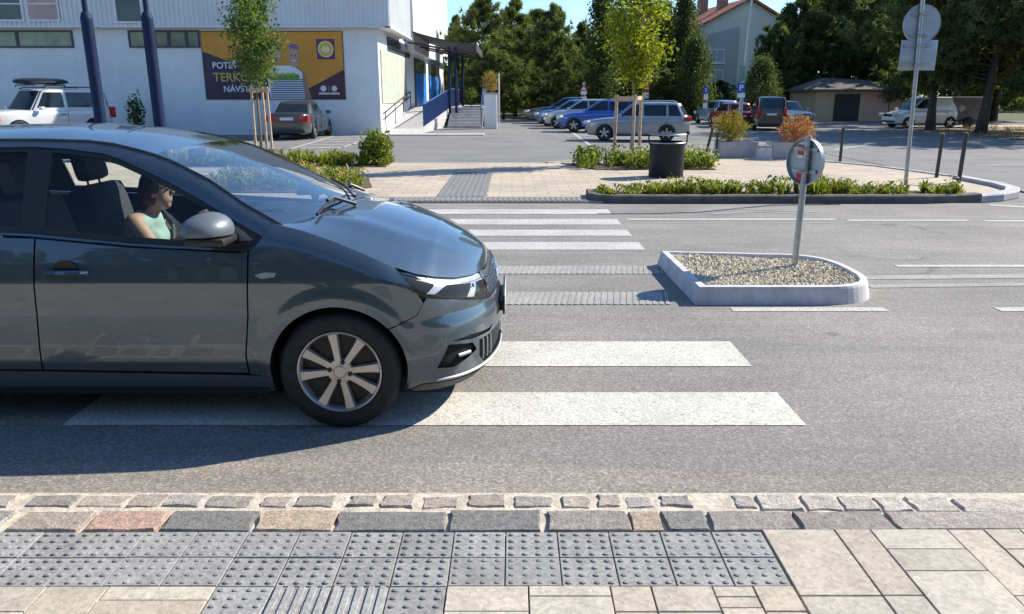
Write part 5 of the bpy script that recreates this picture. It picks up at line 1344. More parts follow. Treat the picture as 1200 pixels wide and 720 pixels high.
# ---- staked young trees
def stakes(loc, posts, hgt, label, rails):
    o = empty('tree_stakes', loc, 0., label, 'tree stakes', 'timber stake frames round the young trees')
    for (x, y) in posts:
        mb = MB(); mb.tube([(x, y, -.03), (x*.93, y*.93, hgt)], .038, 8); mb.build('stake', M['wood'], o)
    for a, b, zz in rails:
        pa_, pb_ = Vector((*posts[a], 0))*(1-.07*zz/hgt), Vector((*posts[b], 0))*(1-.07*zz/hgt)
        mb = MB(); d = pb_-pa_; mb.box((pa_+pb_)/2+Vector((0, -.03, zz)), (d.length+.14, .04, .09), Matrix.Rotation(math.atan2(d.y, d.x), 3, 'Z')); mb.build('rail', M['wood'], o)
    return o
b2 = at(739, 194)
yt = make_tree('young_tree', broadleaf(31, 5.3, .68, 2.15, 36, 7400, .105, .045, 'leaf_young', 'bark_light', .50, 1.1, .26), (b2.x, b2.y, .04), 'yellow green staked young tree beside the litter bin', 'young staked trees')
stakes((b2.x, b2.y, .04), [(-.40, .18), (-.02, -.34), (.24, .26)], 1.62, 'timber stakes round the yellow green young tree by the bin', [(0, 1, 1.55), (1, 2, 1.55), (0, 2, 1.52)])
b1 = at(306, 183)
yt1 = make_tree('young_tree', broadleaf(32, 5.6, .72, 2.25, 32, 7200, .105, .045, 'leaf_mid', 'bark_light', .46, 1.0, .26), (b1.x-.02, b1.y+.1, .04), 'green staked young tree in front of the orange banner', 'young staked trees')
stakes((b1.x, b1.y, .04), [(-.10, -.1), (.36, -.1), (.06, .42)], 1.84, 'timber stakes round the green young tree in front of the banner', [(0, 1, 1.76), (0, 1, .12), (1, 2, 1.74), (0, 2, 1.74)])
# ---- bed planting
def blades(mb, rnd, x, y, z0, n, h, spread, wd, cols, arch_=.5):
    for _ in range(n):
        a = rnd.uniform(0, 6.28); l = h*rnd.uniform(.55, 1.15); s = spread*rnd.uniform(.3, 1.1); d = Vector((math.cos(a), math.sin(a), 0)); sd_ = Vector((-d.y, d.x, 0))*wd*rnd.uniform(.7, 1.2)
        p0 = Vector((x, y, z0))+d*.02; p1 = p0+d*s*.4+Vector((0, 0, l*.62)); p2 = p0+d*s+Vector((0, 0, l*(1-arch_*.3)))
        c = rnd.choice(cols); v = rnd.uniform(.65, 1.4); c = tuple(k*v for k in c)
        mb.add([p0-sd_*.3, p0+sd_*.3, p1+sd_*.5, p1-sd_*.5, p2], [(0, 1, 2, 3), (3, 2, 4)], c)
def leafy(mb, rnd, x, y, z0, n, r, h, ln, cols):
    for _ in range(n):
        d = rdir(rnd); p = Vector((x+d.x*r*rnd.random()**.5, y+d.y*r*rnd.random()**.5, z0+h*(.12+.85*rnd.random())))
        c = rnd.choice(cols); v = rnd.uniform(.6, 1.4); l = ln*rnd.uniform(.6, 1.3); leafq(mb, p, (rdir(rnd)+Vector((0, 0, .7))).normalized(), l, l*.5, rnd, tuple(k*v for k in c))
G1, G2, G3, G4 = (1, 1, 1), (1.3, 1.15, .7), (.6, .8, .7), (.45, .65, .5)
rnd = random.Random(41); bed = MB(); fl = MB()
for i in range(330):
    x = 1.42+6.1*(i+rnd.random())/330; y = rnd.uniform(12.68, 13.42)
    k = .75+.35*math.sin(x*2.1+1)*math.sin(x*.9)+rnd.uniform(-.15, .2)
    if x > 6.3 and rnd.random() < .45: continue
    if noise.noise(Vector((x*2.3, y*2.5, 3.))) < -.22: continue
    if rnd.random() < .6: blades(bed, rnd, x, y, .07, 13, .30*k, .17, .035, [G1, G2, G1, G3])
    else: leafy(bed, rnd, x, y, .07, 26, .13, .30*k, .075, [G1, G2, G3, G4])
    if rnd.random() < .25: leafy(fl, rnd, x, y, .20, 4, .10, .22*k, .035, [(1, 1, 1), (.9, .9, .8)])
bed.build('bed_planting', M['leaf_bed'], recalc=False, sharp=False)['kind'] = 'stuff'
fl.build('bed_flowers', M['petal'], recalc=False, sharp=False)['kind'] = 'stuff'
bed = MB(); fl = MB()
for i in range(120):
    x = rnd.uniform(1.5, 4.7); y = rnd.uniform(18.0, 19.5); k = rnd.uniform(.6, 1.2)
    if 2.0 < x < 2.5 and rnd.random() < .6: continue
    leafy(bed, rnd, x, y, .04, 34, .20, .42*k, .10, [G1, G2, G3, G4]); blades(bed, rnd, x, y, .04, 6, .40*k, .2, .03, [G1, G3])
    if x > 2.3 and rnd.random() < .5: leafy(fl, rnd, x, y, .22, 6, .18, .30*k, .06, [(1, 1, 1)])
for i in range(150):
    x = rnd.uniform(-8.2, -3.0); y = rnd.uniform(18.75, 19.8); k = rnd.uniform(.5, 1.1)
    blades(bed, rnd, x, y, .04, 14, .42*k, .2, .035, [G1, G2, G3]); leafy(bed, rnd, x, y, .04, 18, .2, .32*k, .09, [G1, G2, G4])
    if x < -3.8 and rnd.random() < .3: blades(fl, rnd, x, y, .1, 3, .42*k, .18, .02, [(.9, .8, .55), (1, .95, .8)])
bed.build('bed_planting', M['leaf_bed'], recalc=False, sharp=False)['kind'] = 'stuff'
fl.build('bed_flowers', M['petal'], recalc=False, sharp=False)['kind'] = 'stuff'
bed = MB(); fl = MB()
for i in range(90):
    x = rnd.uniform(-5.6, -2.75); y = rnd.uniform(13.8, 16.2); k = rnd.uniform(.6, 1.1)
    if x > -2.9 and y > 15: continue
    leafy(bed, rnd, x, y, .04, 30, .2, .34*k, .075, [G1, G3, G4, G2]); blades(bed, rnd, x, y, .04, 8, .34*k, .16, .03, [G2, G1])
    if rnd.random() < .4: blades(fl, rnd, x, y, .15, 6, .30*k, .16, .022, [(.95, .62, .38), (1, .8, .5), (1, .95, .8)])
bed.build('bed_planting', M['leaf_bed'], recalc=False, sharp=False)['kind'] = 'stuff'
fl.build('bed_flowers', M['petal'], recalc=False, sharp=False)['kind'] = 'stuff'
# ---- shrubs
def shrub(name, loc, r, h, n, ln, mat, label, stems=9, kind='leaf', cols=(G1, G2, G3, G4), cat='shrub', seed=1):
    rnd = random.Random(seed); o = empty(name, tuple(loc), 0., label, cat); t = MB(); c = MB()
    for i in range(stems):
        a = rnd.uniform(0, 6.28); q = rnd.uniform(.2, .85)*r; limb(t, (0, 0, -.03), (math.cos(a)*q, math.sin(a)*q, h*rnd.uniform(.6, .9)), .014, .004, rnd, 4, 3)
    t.build('stems', M['bark_light'], o, recalc=False, sharp=False)
    for i in range(n):
        d = rdir(rnd); rr = rnd.random()**.45; bump_ = 1+.18*math.sin(d.x*7+seed)*math.sin(d.y*6)+.1*math.sin(d.z*9)
        p = Vector((d.x*r*rr*bump_, d.y*r*rr*bump_, h*.52+d.z*h*.5*rr*bump_)); v = rnd.uniform(.55, 1.45); k = rnd.choice(cols); l = ln*rnd.uniform(.6, 1.3)
        if kind == 'leaf': leafq(c, p, (rdir(rnd)+Vector((0, 0, .4))).normalized(), l, l*.55, rnd, tuple(x*v for x in k))
        else: spike(c, p, (rdir(rnd, .7)+d*.4).normalized(), l*2.2, l*.4, rnd, tuple(x*v for x in k))
    c.build('crown', M[mat], o, recalc=False, sharp=False); return o
b = at(438, 197); shrub('round_bush', (b.x, b.y+.4, .04), .42, .80, 1500, .10, 'leaf_bed', 'round leafy green bush at the right end of the left flower bed', seed=3)
b, h = PL1; shrub('yellow_shrub', (b.x-.18, b.y+.3, h-.09), .46, .80, 1700, .055, 'leaf_yel', 'yellow green shrub growing in the left concrete planter', kind='spike', cols=(G1, (.55, .8, .5), (1.2, .9, .8), (.45, .7, .5)), seed=4)
b, h = PL2; shrub('orange_shrub', (b.x+.18, b.y+.3, h-.09), .48, .72, 1600, .055, 'leaf_org', 'orange autumn coloured shrub growing in the right concrete planter', kind='spike', cols=((1, 1, 1), (1.1, .8, .7), (.7, .8, .8)), seed=5)
b = atY(160, 150, 34.2); shrub('wall_plant', (b.x, 34.3, 0), .38, 1.75, 700, .13, 'leaf_dark', 'small dark green plant against the white wall between the blue masts', cols=(G1, G3), seed=6)
b = at(575, 151); shrub('spiky_plant', (b.x, b.y+.35, 1.77), .42, 1.0, 500, .11, 'dry', 'pale spiky plant on top of the white pedestal by the steps', kind='spike', cols=((1, 1, 1), (1.2, 1.1, .6), (.7, 1.2, .6)), cat='plant', seed=7)
b = atY(553, 140, 50); shrub('landing_bush', (b.x, 50, 1.0), .5, 1.1, 600, .12, 'leaf_mid', 'green bush behind the railing at the top of the steps', seed=8)
b = at(1000, 146); 
for k, (px, D) in enumerate(((1041, 52.6), (1062, 52.4))):
    x = atY(px, 130, D).x; o = make_tree('thin_tree', broadleaf(51+k, 2.6, .7, 1.5, 14, 500, .16, .05, 'leaf_dark', 'bark', .5, .8, .3), (x, D, 0), ('thin dark trunked sapling in front of the pink garage wall', 'thin sapling at the right corner of the pink garage')[k], 'saplings by the garage')
# dry grass tufts on the verge under the leaning pine
rnd = random.Random(61); mb = MB()
for i in range(420):
    x = rnd.uniform(19.8, 40); y = rnd.uniform(31, 42); 
    for _ in range(7): spike(mb, Vector((x, y, .01))+rdir(rnd)*.12, rdir(rnd, 1.3), rnd.uniform(.12, .35), .03, rnd, tintv(rnd, .6, 1.4, .2))
mb.build('dry_grass', M['dry'], recalc=False, sharp=False)['kind'] = 'stuff'
# ------------------------------------------------------------------ parked cars and vans
def vehicle(name, label, cat, loc, heading, S, col, group='cars parked in the lot', scale=1., paintmat=None):
    """S: dict of proportions. x forward, origin on the ground under the middle"""
    o = empty(name, (loc[0], loc[1], 0), heading, label, cat, group, scale)
    L_, W_, zb, wr = S['L'], S['W'], S.get('zb', .2), S.get('wr', .32); prof = S['deck']; wx = S['wheels']
    pm = paintmat or paint('car_paint_'+name+'_%d' % len(bpy.data.materials), col, S.get('metal', .4), .3)
    X = np.linspace(-L_/2, L_/2, 45); rows = []
    dx, dz = [p[0] for p in prof], [p[1] for p in prof]
    for i, x in enumerate(X):
        f = abs(2*x/L_); w_ = W_/2*(1-f**7*.30)*(1-.05*f**2); zt = float(np.interp(x, dx, dz)); e = max(0, f-.93)/.07
        z0 = zb+.10*e; zt2 = zt-.05*e
        half = [(0., z0), (w_*.82, z0), (w_*.96, z0+.06), (w_*.985, z0+.2), (w_, z0+.2+(zt2-z0-.2)*.42), (w_, z0+.2+(zt2-z0-.2)*.72), (w_*.985, z0+.2+(zt2-z0-.2)*.87), (w_*.955, zt2-.035), (w_*.88, zt2), (w_*.5, zt2+.025), (0, zt2+.035)]
        rows.append([(x, -y, zz) for y, zz in half]+[(x, y, zz) for y, zz in half[-2:0:-1]])
    mb = MB(); mb.grid(rows, closed=True)
    n = len(rows[0])
    for rr in (rows[0], rows[-1]): mb.add(rr, [tuple(range(n))])
    body = mb.build('body', pm, o)
    bm = bmesh.new(); bm.from_mesh(body.data); bmesh.ops.remove_doubles(bm, verts=bm.verts, dist=1e-4); bmesh.ops.recalc_face_normals(bm, faces=bm.faces); bm.to_mesh(body.data); bm.free()
    # wheel arches
    cb = MB()
    for x in wx:
        for s in (-1, 1):
            a = [(x+(wr+.05)*math.cos(t), wr+(wr+.05)*math.sin(t)) for t in np.linspace(0, 2*PI, 29)[:-1]]
            y0, y1 = (W_/2-.28)*s, (W_/2+.2)*s; k = len(a)
            cb.add([(p[0], y0, p[1]) for p in a]+[(p[0], y1, p[1]) for p in a], [tuple(range(k)), tuple(range(2*k-1, k-1, -1))]+[(i, (i+1) % k, k+(i+1) % k, k+i) for i in range(k)])
    cut = cb.build('cutter', M['black']); md = body.modifiers.new('arch', 'BOOLEAN'); md.object = cut; md.operation = 'DIFFERENCE'; md.solver = 'EXACT'
    cut.parent = o
    for solver in ('EXACT', 'FAST'):
        md.solver = solver; dg = bpy.context.evaluated_depsgraph_get(); dg.update(); me = bpy.data.meshes.new_from_object(body.evaluated_get(dg))
        if len(me.polygons) > len(body.data.polygons)*.6: break
    print('ARCH', name, solver, len(me.polygons), len(body.data.polygons))
    body.modifiers.clear(); old = body.data; body.data = me; bpy.data.meshes.remove(old)
    bpy.data.objects.remove(cut); me.materials.clear(); me.materials.append(pm); me.polygons.foreach_set('material_index', [0]*len(me.polygons)); me.set_sharp_from_angle(angle=R(38))
    # cabin
    xb0, xb1, xr0, xr1, zr = S['cab']; zb_ = lambda x: float(np.interp(x, dx, dz))
    wb, wt = W_/2*.945, W_/2*S.get('tumble', .74); zB = S.get('belt', .93)
    def cab(u, h):
        """u: angle round the cabin, h 0 (belt) - 1 (roof)"""
        e = h**1.15; n_ = 5.5; x0, x1 = xb0+(xr0-xb0)*h, xb1+(xr1-xb1)*h; w_ = wb+(wt-wb)*e; c, s = math.cos(u), math.sin(u)
        r_ = (abs(c)**n_+abs(s)**n_)**(-1/n_); zz = zB-.06+(zr-zB+.06)*h
        return Vector(((x0+x1)/2+(x1-x0)/2*c*r_+ .05*(1-(s*r_)**2)*c*r_*(1-h*.4), w_*s*r_, zz))
    U = np.linspace(0, 2*PI, 73)[:-1]; mb = MB()
    rows = [[cab(u, h) for u in U] for h in (0, .25, .5, .75, .92)]
    for k, dzz in ((.985, .028), (.90, .055), (.6, .08), (.2, .095), (.0, .097)):
        rows.append([Vector(((xr0+xr1)/2+(p.x-(xr0+xr1)/2)*k, p.y*k, zr-.06+dzz)) for p in [cab(u, .94) for u in U]])
    mb.grid(rows, closed=True); cabin = mb.build('cabin', pm, o)
    def side_u(x, h, s):
        lo, hi = (0.02, PI-.02); 
        for _ in range(40):
            m = (lo+hi)/2
            if cab(m, h).x > x: lo = m
            else: hi = m
        return lo*s
    def glass(nm, f, nu=8, nh=5, off=.006):
        rows = []
        for j in range(nh):
            row = []
            for i in range(nu+1):
                p, q = f(i/nu, j/(nh-1)); v = cab(p, q); c = Vector(((xr0+xr1)/2, 0, v.z)); row.append(v+(v-c).normalized()*off)
            rows.append(row)
        mb = MB(); mb.grid(rows); return mb.build(nm, M['dark_glass'], cabin)
    h0, h1 = .20, .86
    glass('windscreen', lambda a, b: ((-.80+1.6*a)*(.93), h0-.10+(h1+.06-h0+.10)*b), 12)
    if S.get('rearglass', True): glass('rear_window', lambda a, b: (PI-(-.72+1.44*a), h0+.06+(h1-.10-h0)*b), 12)
    for s in (-1, 1):
        for (a0, a1, t0, t1) in S['glass']:
            glass('side_window', lambda a, b: (side_u((a0+(a1-a0)*a)*(1-b)+(t0+(t1-t0)*a)*b, h0+(h1-h0)*b, s), h0+(h1-h0)*b), 6, 5)
        for x in S.get('doors', ()):
            mb = MB(); y = W_/2*.999; mb.box((x, s*y, (zb+.15+zB)/2), (.012, .012, zB-zb-.2)); mb.build('door_seam', M['black_plastic'], body)
            mb = MB(); mb.box((x+.17, s*(y+.012), zB-.14), (.17, .03, .03), bev=.008); mb.build('handle', pm if not S.get('blackhandle') else M['black_plastic'], body)
        mb = MB(); mx = xb1-.32; mb.bbox(Vector((mx, s*(W_/2+.09), zB+.08)), (.13, .19, .13), .03); mb.build('mirror', pm, o)
        # lamps
        q = S['front']; zt = float(np.interp(L_/2-.12, dx, dz))
        mb = MB(); mb.bbox(Vector((L_/2-.09, s*(W_/2-.32), q[0])), (.24, .46, q[1]), .05, Matrix.Rotation(-s*.28, 3, 'Z')); mb.build('headlight', M['lamp'], o)
        if S.get('amber'):
            mb = MB(); mb.bbox(Vector((L_/2-.16, s*(W_/2-.10), q[0])), (.26, .20, q[1]), .03, Matrix.Rotation(-s*.28, 3, 'Z')); mb.build('indicator', M['amber'], o)
        q = S['rear']; mb = MB(); mb.bbox(Vector((-L_/2+.08, s*(W_/2-.21), q[0])), (.22, q[2], q[1]), .03, Matrix.Rotation(s*.20, 3, 'Z')); mb.build('tail_light', M['tail'], o)
    mb = MB(); mb.bbox(Vector((L_/2-.055, 0, S['front'][0]-.03)), (.12, W_*.46, S['front'][1]*.8), .02); mb.build('grille', M['black_plastic'], o)
    mb = MB(); mb.bbox(Vector((L_/2-.04, 0, zb+.16)), (.12, W_*.72, .12), .03); mb.build('air_intake', M['black_plastic'], o)
    mb = MB(); mb.bbox(Vector((-L_/2+.05, 0, zb+.12)), (.14, W_*.78, .14), .03); mb.build('rear_apron', M['black_plastic'], o)
    mb = MB(); mb.box((L_/2+.012, 0, zb+.30), (.02, .52, .11)); mb.build('number_plate', M['plate'], o)
    mb = MB(); mb.box((-L_/2-.012, 0, S.get('rplate', zb+.5)), (.02, .52, .11)); mb.build('number_plate', M['plate'], o)
    if S.get('rails'):
        for s in (-1, 1): mb = MB(); mb.tube([(xr0+.15, s*wt*.93, zr+.01), (xr0+.3, s*wt*.93, zr+.07), (xr1-.3, s*wt*.93, zr+.07), (xr1-.1, s*wt*.93, zr+.01)], .02, 6); mb.build('roof_rail', M['alloy'] if S['rails'] == 1 else M['black_plastic'], o)
    for x in wx:
        for s in (-1, 1):
            yo = s*(W_/2-.02); mb = MB(); k = wr
            mb.lathe([(k*.64, -.0*s), (k*.66, .005*s), (k*.9, .012*s), (k, -.02*s), (k, -.19*s), (k*.6, -.21*s), (.0, -.2*s)], 28, 'Y', (x, yo, k)); w1 = mb.build('wheel', M['rubber'], o)
            mb = MB(); mb.lathe([(0, -.06*s), (k*.60, -.06*s), (k*.64, -.0*s), (k*.67, .006*s)], 28, 'Y', (x, yo, k)); rim = mb.build('rim', M['alloy_dark'], w1)
            mb = MB()
            for j in range(5):
                a = 2*PI*j/5+.3; d = Vector((math.cos(a), 0, math.sin(a))); q_ = Vector((-d.z, 0, d.x)); p = Vector((x, yo-.012*s, k))
                mb.add([p+d*k*.08-q_*k*.10, p+d*k*.08+q_*k*.10, p+d*k*.64+q_*k*.13, p+d*k*.64-q_*k*.13], [(0, 1, 2, 3)])
            mb.lathe([(0, 0), (k*.16, 0), (k*.18, -.03*s)], 14, 'Y', (x, yo-.008*s, k)); mb.build('spokes', M['alloy'], w1)
    mb = MB(); mb.box((0, 0, zb+.02), (L_*.82, W_*.55, .12)); mb.build('underbody', M['black'], o)
    return o
HATCH = dict(L=4.0, W=1.74, deck=[(-2, .93), (-1.9, .98), (-1.2, .98), (.75, .93), (1.2, .90), (1.7, .80), (1.95, .66), (2, .60)], wheels=(-1.25, 1.25), cab=(-1.93, .98, -1.62, .05, 1.48), glass=[(-.35, .62, -.32, -.02), (-1.30, -.42, -1.26, -.40), (-1.68, -1.38, -1.55, -1.33)], doors=(-.40,), front=(.68, .16), rear=(.86, .34, .24))
SUVS = dict(L=4.65, W=1.88, zb=.25, wr=.36, deck=[(-2.32, .98), (-2.2, 1.06), (-1.4, 1.06), (.85, 1.02), (1.4, 1.0), (2.05, .90), (2.28, .78), (2.32, .72)], belt=1.03, wheels=(-1.35, 1.42), cab=(-2.28, 1.05, -1.85, .20, 1.68), glass=[(-.25, .72, -.22, .12), (-1.30, -.33, -1.26, -.30), (-1.95, -1.40, -1.72, -1.36)], doors=(-.30, -1.32), front=(.80, .16), rear=(.98, .20, .40), rails=1, rplate=.75)
SEDAN = dict(L=4.55, W=1.75, deck=[(-2.27, .92), (-2.2, 1.0), (-1.7, 1.02), (-1.3, .98), (.75, .94), (1.3, .90), (1.95, .80), (2.22, .66), (2.27, .6)], wheels=(-1.3, 1.30), cab=(-1.78, 1.05, -.98, .12, 1.45), glass=[(-.25, .74, -.24, .04), (-1.10, -.33, -.88, -.31)], doors=(-.30, -1.12), front=(.68, .15), rear=(.80, .24, .40), rplate=.80, tumble=.70)
VAN = dict(L=4.5, W=1.85, zb=.24, wr=.33, deck=[(-2.25, 1.05), (-2.2, 1.1), (-1.2, 1.1), (.95, 1.06), (1.5, 1.0), (2.0, .86), (2.2, .72), (2.25, .66)], belt=1.06, wheels=(-1.4, 1.35), cab=(-2.22, 1.35, -2.08, .45, 1.84), glass=[(.05, .98, .05, .42), (-1.05, -.08, -1.05, -.08), (-2.0, -1.15, -1.9, -1.15)], doors=(0., -1.1), front=(.80, .2), rear=(1.0, .5, .16), tumble=.83, rplate=.9)
OFFR = dict(L=4.7, W=1.88, zb=.32, wr=.38, deck=[(-2.35, 1.08), (-2.3, 1.12), (-1.3, 1.12), (.85, 1.10), (1.3, 1.12), (2.0, 1.06), (2.3, .98), (2.35, .9)], belt=1.10, wheels=(-1.35, 1.45), cab=(-2.30, .98, -2.15, .40, 1.84), glass=[(-.30, .66, -.30, .32), (-2.1, -.42, -2.05, -.42)], doors=(-.35,), front=(.88, .22), rear=(1.0, .4, .18), tumble=.82, rails=2, amber=1, blackhandle=1)
def px_at(px, D): return (atY(px, 130, D).x, D)
# the green grey saloon with its tail to us under the banner
vehicle('saloon_car', 'dark green grey saloon parked under the orange banner with its red tail lights towards us', 'car', px_at(353, 33.0), R(90), SEDAN, (.030, .042, .046), scale=.98)
# white off-roader with a roof box
wv = vehicle('off_roader', 'white off-roader with orange indicators and a dark roof box before the white hall', 'car', px_at(50, 30.2), R(-118), OFFR, (.62, .64, .66), scale=1.02, paintmat=paint('white_car_paint', (.62, .63, .65), 0., .35))
for nm, mm, f in (('roof_box', 'gloss_black', 0),):
    o = empty(nm, (wv.location.x, wv.location.y, 1.02*1.93), R(-118), 'flat dark roof box on the white off-roader', 'roof box')
    mb = MB(); rows = []
    for x in np.linspace(-1.05, 1.05, 15):
        k = (1-abs(x/1.05)**4)**.5*.98+.02; rows.append([(x-.1, .40*k*math.cos(a), .16+.13*k*math.sin(a)*(1.1 if math.sin(a) > 0 else .7)) for a in np.linspace(0, 2*PI, 20, endpoint=False)])
    mb.grid(rows, closed=True); mb.build('shell', M['gloss_black'], o)
    mb = MB()
    for x in (-.6, .5): mb.tube([(x, -.62, -.02), (x, -.60, .05), (x, .60, .05), (x, .62, -.02)], .022, 6)
    mb.build('cross_bar', M['black_plastic'], o)
# the bay row, front ends towards the exit
sv = vehicle('estate_car', 'silver grey tall estate car parked first in the row behind the bin', 'car', px_at(748, 30.6), R(167), SUVS, (.30, .32, .34), scale=.83)
vehicle('hatchback_car', 'bright blue hatchback parked just behind the silver estate', 'car', px_at(705, 38.0), R(170), dict(HATCH, L=4.05), (.020, .095, .42), scale=.98)
vehicle('hatchback_car', 'pale silver hatchback squeezed between two blue cars', 'car', px_at(682, 42.2), R(172), HATCH, (.45, .46, .47), scale=.98)
vehicle('hatchback_car', 'light blue small car left of the pale silver hatchback', 'car', px_at(668, 45.5), R(172), HATCH, (.10, .24, .50), scale=.95)
vehicle('saloon_car', 'dark teal car with pale roof near the far end of the blue row', 'car', px_at(663, 49.5), R(172), SEDAN, (.02, .05, .085), scale=1.05)
vehicle('saloon_car', 'red brown car at the far end of the bay row, partly hidden', 'car', px_at(668, 54.), R(172), SEDAN, (.16, .04, .04), scale=1.05)
# right hand group
vehicle('people_carrier', 'dark people carrier seen from behind on the road past the planters', 'van', px_at(900, 40.5), R(78), VAN, (.018, .018, .022), scale=.86)
vehicle('hatchback_car', 'red car behind the yellow green shrub', 'car', px_at(856, 44.), R(96), HATCH, (.33, .025, .03), scale=.86)
vehicle('hatchback_car', 'light blue car left of the red car, further back', 'car', px_at(840, 49.), R(100), HATCH, (.20, .36, .46), scale=.92)
vehicle('hatchback_car', 'pale green white car peeping out right of the dark people carrier', 'car', px_at(924, 47.5), R(-80), HATCH, (.45, .52, .48), scale=.9)
wvan = vehicle('delivery_van', 'small white delivery van parked under the spreading pine by the garage', 'van', px_at(1080, 42.6), R(188), dict(VAN, glass=[(.05, .98, .05, .42)], rearglass=False), (.66, .67, .68), paintmat=paint('white_van_paint', (.74, .75, .76), 0., .35), scale=.85)
# covered trailer behind the pine
x, y = px_at(1124, 42.8); o = empty('covered_trailer', (x, y, 0), R(4), 'grey covered trailer with rounded panels standing behind the white van', 'trailer')
mb = MB(); mb.bbox(Vector((0, 0, 1.0)), (1.7, 1.3, 1.15), .06); mb.build('box', plain('grey_trailer_tarpaulin', (.17, .17, .17), .8, var=.2), o)
mb = MB(); mb.bbox(Vector((0, 0, .38)), (1.8, 1.35, .1), .02); mb.tube([(-.9, 0, .4), (-1.6, 0, .42)], .04, 6); mb.build('chassis', M['dark_metal'], o)
for s in (-1, 1): mb = MB(); mb.lathe([(0, -.08), (.24, -.08), (.28, -.05), (.28, .05), (.24, .08), (0, .08)], 20, 'Y', (.1, s*.72, .28)); mb.build('wheel', M['rubber'], o)
mb = MB(); mb.lathe([(0, 0), (.16, 0), (.18, .02)], 18, 'Y', (-.3, -.675, 1.0)); mb.build('vent_disc', M['concrete'], o)
# ------------------------------------------------------------------ garage and tenement
gx0, gx1, gy = atY(957, 108, 53).x, atY(1058, 108, 53).x, 53.
M['sand_render'] = wallmat('sand_render', (.56, .42, .27)); M['pink_render'] = wallmat('pink_render', (.60, .38, .29)); M['roof_grey'] = plain('grey_brown_roofing', (.11, .095, .085), .9, var=.3, vscale=3)
ga = empty('garage', ((gx0+gx1)/2, gy, 0), 0., 'low sand and pink garage with a dark door and a flat hipped roof', 'garage'); w2 = (gx1-gx0)/2; hz = 1.95
mb = MB(); mb.box((-w2+1.6, 2.5, hz/2-.03), (3.2, 5, hz+.06)); mb.build('wall', M['sand_render'], ga)
mb = MB(); mb.box((-w2+3.203+(2*w2-3.2)/2, 2.55, hz/2-.04), (2*w2-3.2, 5, hz+.04)); mb.build('pink_wall', M['pink_render'], ga)
mb = MB(); mb.box((-w2+2.05, -.01, .88), (1.65, .06, 1.72)); dr = mb.build('garage_door', plain('dark_garage_door', (.022, .022, .026), .6), ga)
mb = MB()
for i in range(6): mb.box((-w2+2.05, -.045, .2+i*.28), (1.60, .012, .02))
mb.build('door_ribs', M['dark_metal'], dr)
mb = MB(); e = .35; a = [(-w2-e, -e-.1), (w2+e, -e-.1), (w2+e, 5.4), (-w2-e, 5.4)]
mb.add([(p[0], p[1], hz-.06) for p in a]+[(p[0], p[1], hz+.08) for p in a]+[(-w2+1.3, 2.4, hz+.85), (w2-1.6, 2.4, hz+.72), (w2-1.6, 2.7, hz+.72), (-w2+1.3, 2.7, hz+.85)],
       [(0, 1, 5, 4), (1, 2, 6, 5), (2, 3, 7, 6), (3, 0, 4, 7), (4, 5, 9, 8), (5, 6, 10, 9), (6, 7, 11, 10), (7, 4, 8, 11), (8, 9, 10, 11), (3, 2, 1, 0)]); mb.build('roof', M['roof_grey'], ga)
mb = MB(); mb.box((w2-.8, -.02, 1.35), (.35, .05, .3)); mb.build('wall_vent', M['dark_metal'], ga)
# tenement: gable towards us, red tiled roof to the left
AY = 78.; ridge = atY(879, 0, AY); el_ = atY(797, 42, AY); er = atY(961, 42, AY)
tn = empty('tenement', (ridge.x, AY, 0), R(0), 'grey three storey tenement with a gable, orange tiled roof and chimneys behind the trees', 'building')
M['ten_wall'] = wallmat('grey_green_render', (.55, .53, .48)); M['ten_dark'] = wallmat('grey_brown_render', (.36, .35, .34)); M['tiles'] = plain('orange_roof_tiles', (.30, .095, .05), .85, var=.35, vscale=2.5, bump=.5, bscale=14); M['brick'] = plain('chimney_brick', (.26, .15, .11), .9, var=.25, vscale=4)
gw = (er.x-el_.x)/2; ez = el_.z-.2; rz_ = ridge.z
rot = Matrix.Rotation(R(9), 3, 'Z')
def tq(x, y, zz): v = rot @ Vector((x, y, 0)); return (v.x, v.y, zz)
DEP = 22.
mb = MB(); f = [(-gw, 0, -.1), (gw, 0, -.1), (gw, 0, ez), (0, 0, rz_), (-gw, 0, ez)]
mb.add([tq(*p) for p in f]+[tq(p[0], DEP, p[2]) for p in f], [(0, 1, 2, 3, 4), (9, 8, 7, 6, 5), (0, 5, 6, 1), (1, 6, 7, 2), (0, 4, 9, 5)]); mb.build('wall', M['ten_wall'], tn)
mb = MB(); ov = .5; sl_ = (rz_-ez)/gw
for s in (-1, 1):
    a_ = [(0, -ov, rz_+.22), (s*(gw+ov), -ov, ez-ov*sl_+.22), (s*(gw+ov), DEP+ov, ez-ov*sl_+.22), (0, DEP+ov, rz_+.22)]
    mb.add([tq(*p) for p in a_]+[tq(p[0], p[1], p[2]-.2) for p in a_], [(0, 1, 2, 3), (7, 6, 5, 4), (0, 4, 5, 1), (1, 5, 6, 2), (2, 6, 7, 3)])
rf = mb.build('roof', M['tiles'], tn)
for y, x, h in ((3.5, -1.2, 1.3), (8, -1.4, 1.8), (13, -1.2, 1.4)):
    mb = MB(); c = tq(x, y, rz_-.6+h/2); mb.box(c, (.9, .7, h+1.2), rot); mb.box((c[0], c[1], c[2]+h/2+.62), (1.05, .85, .12), rot); mb.build('chimney', M['brick'], rf)
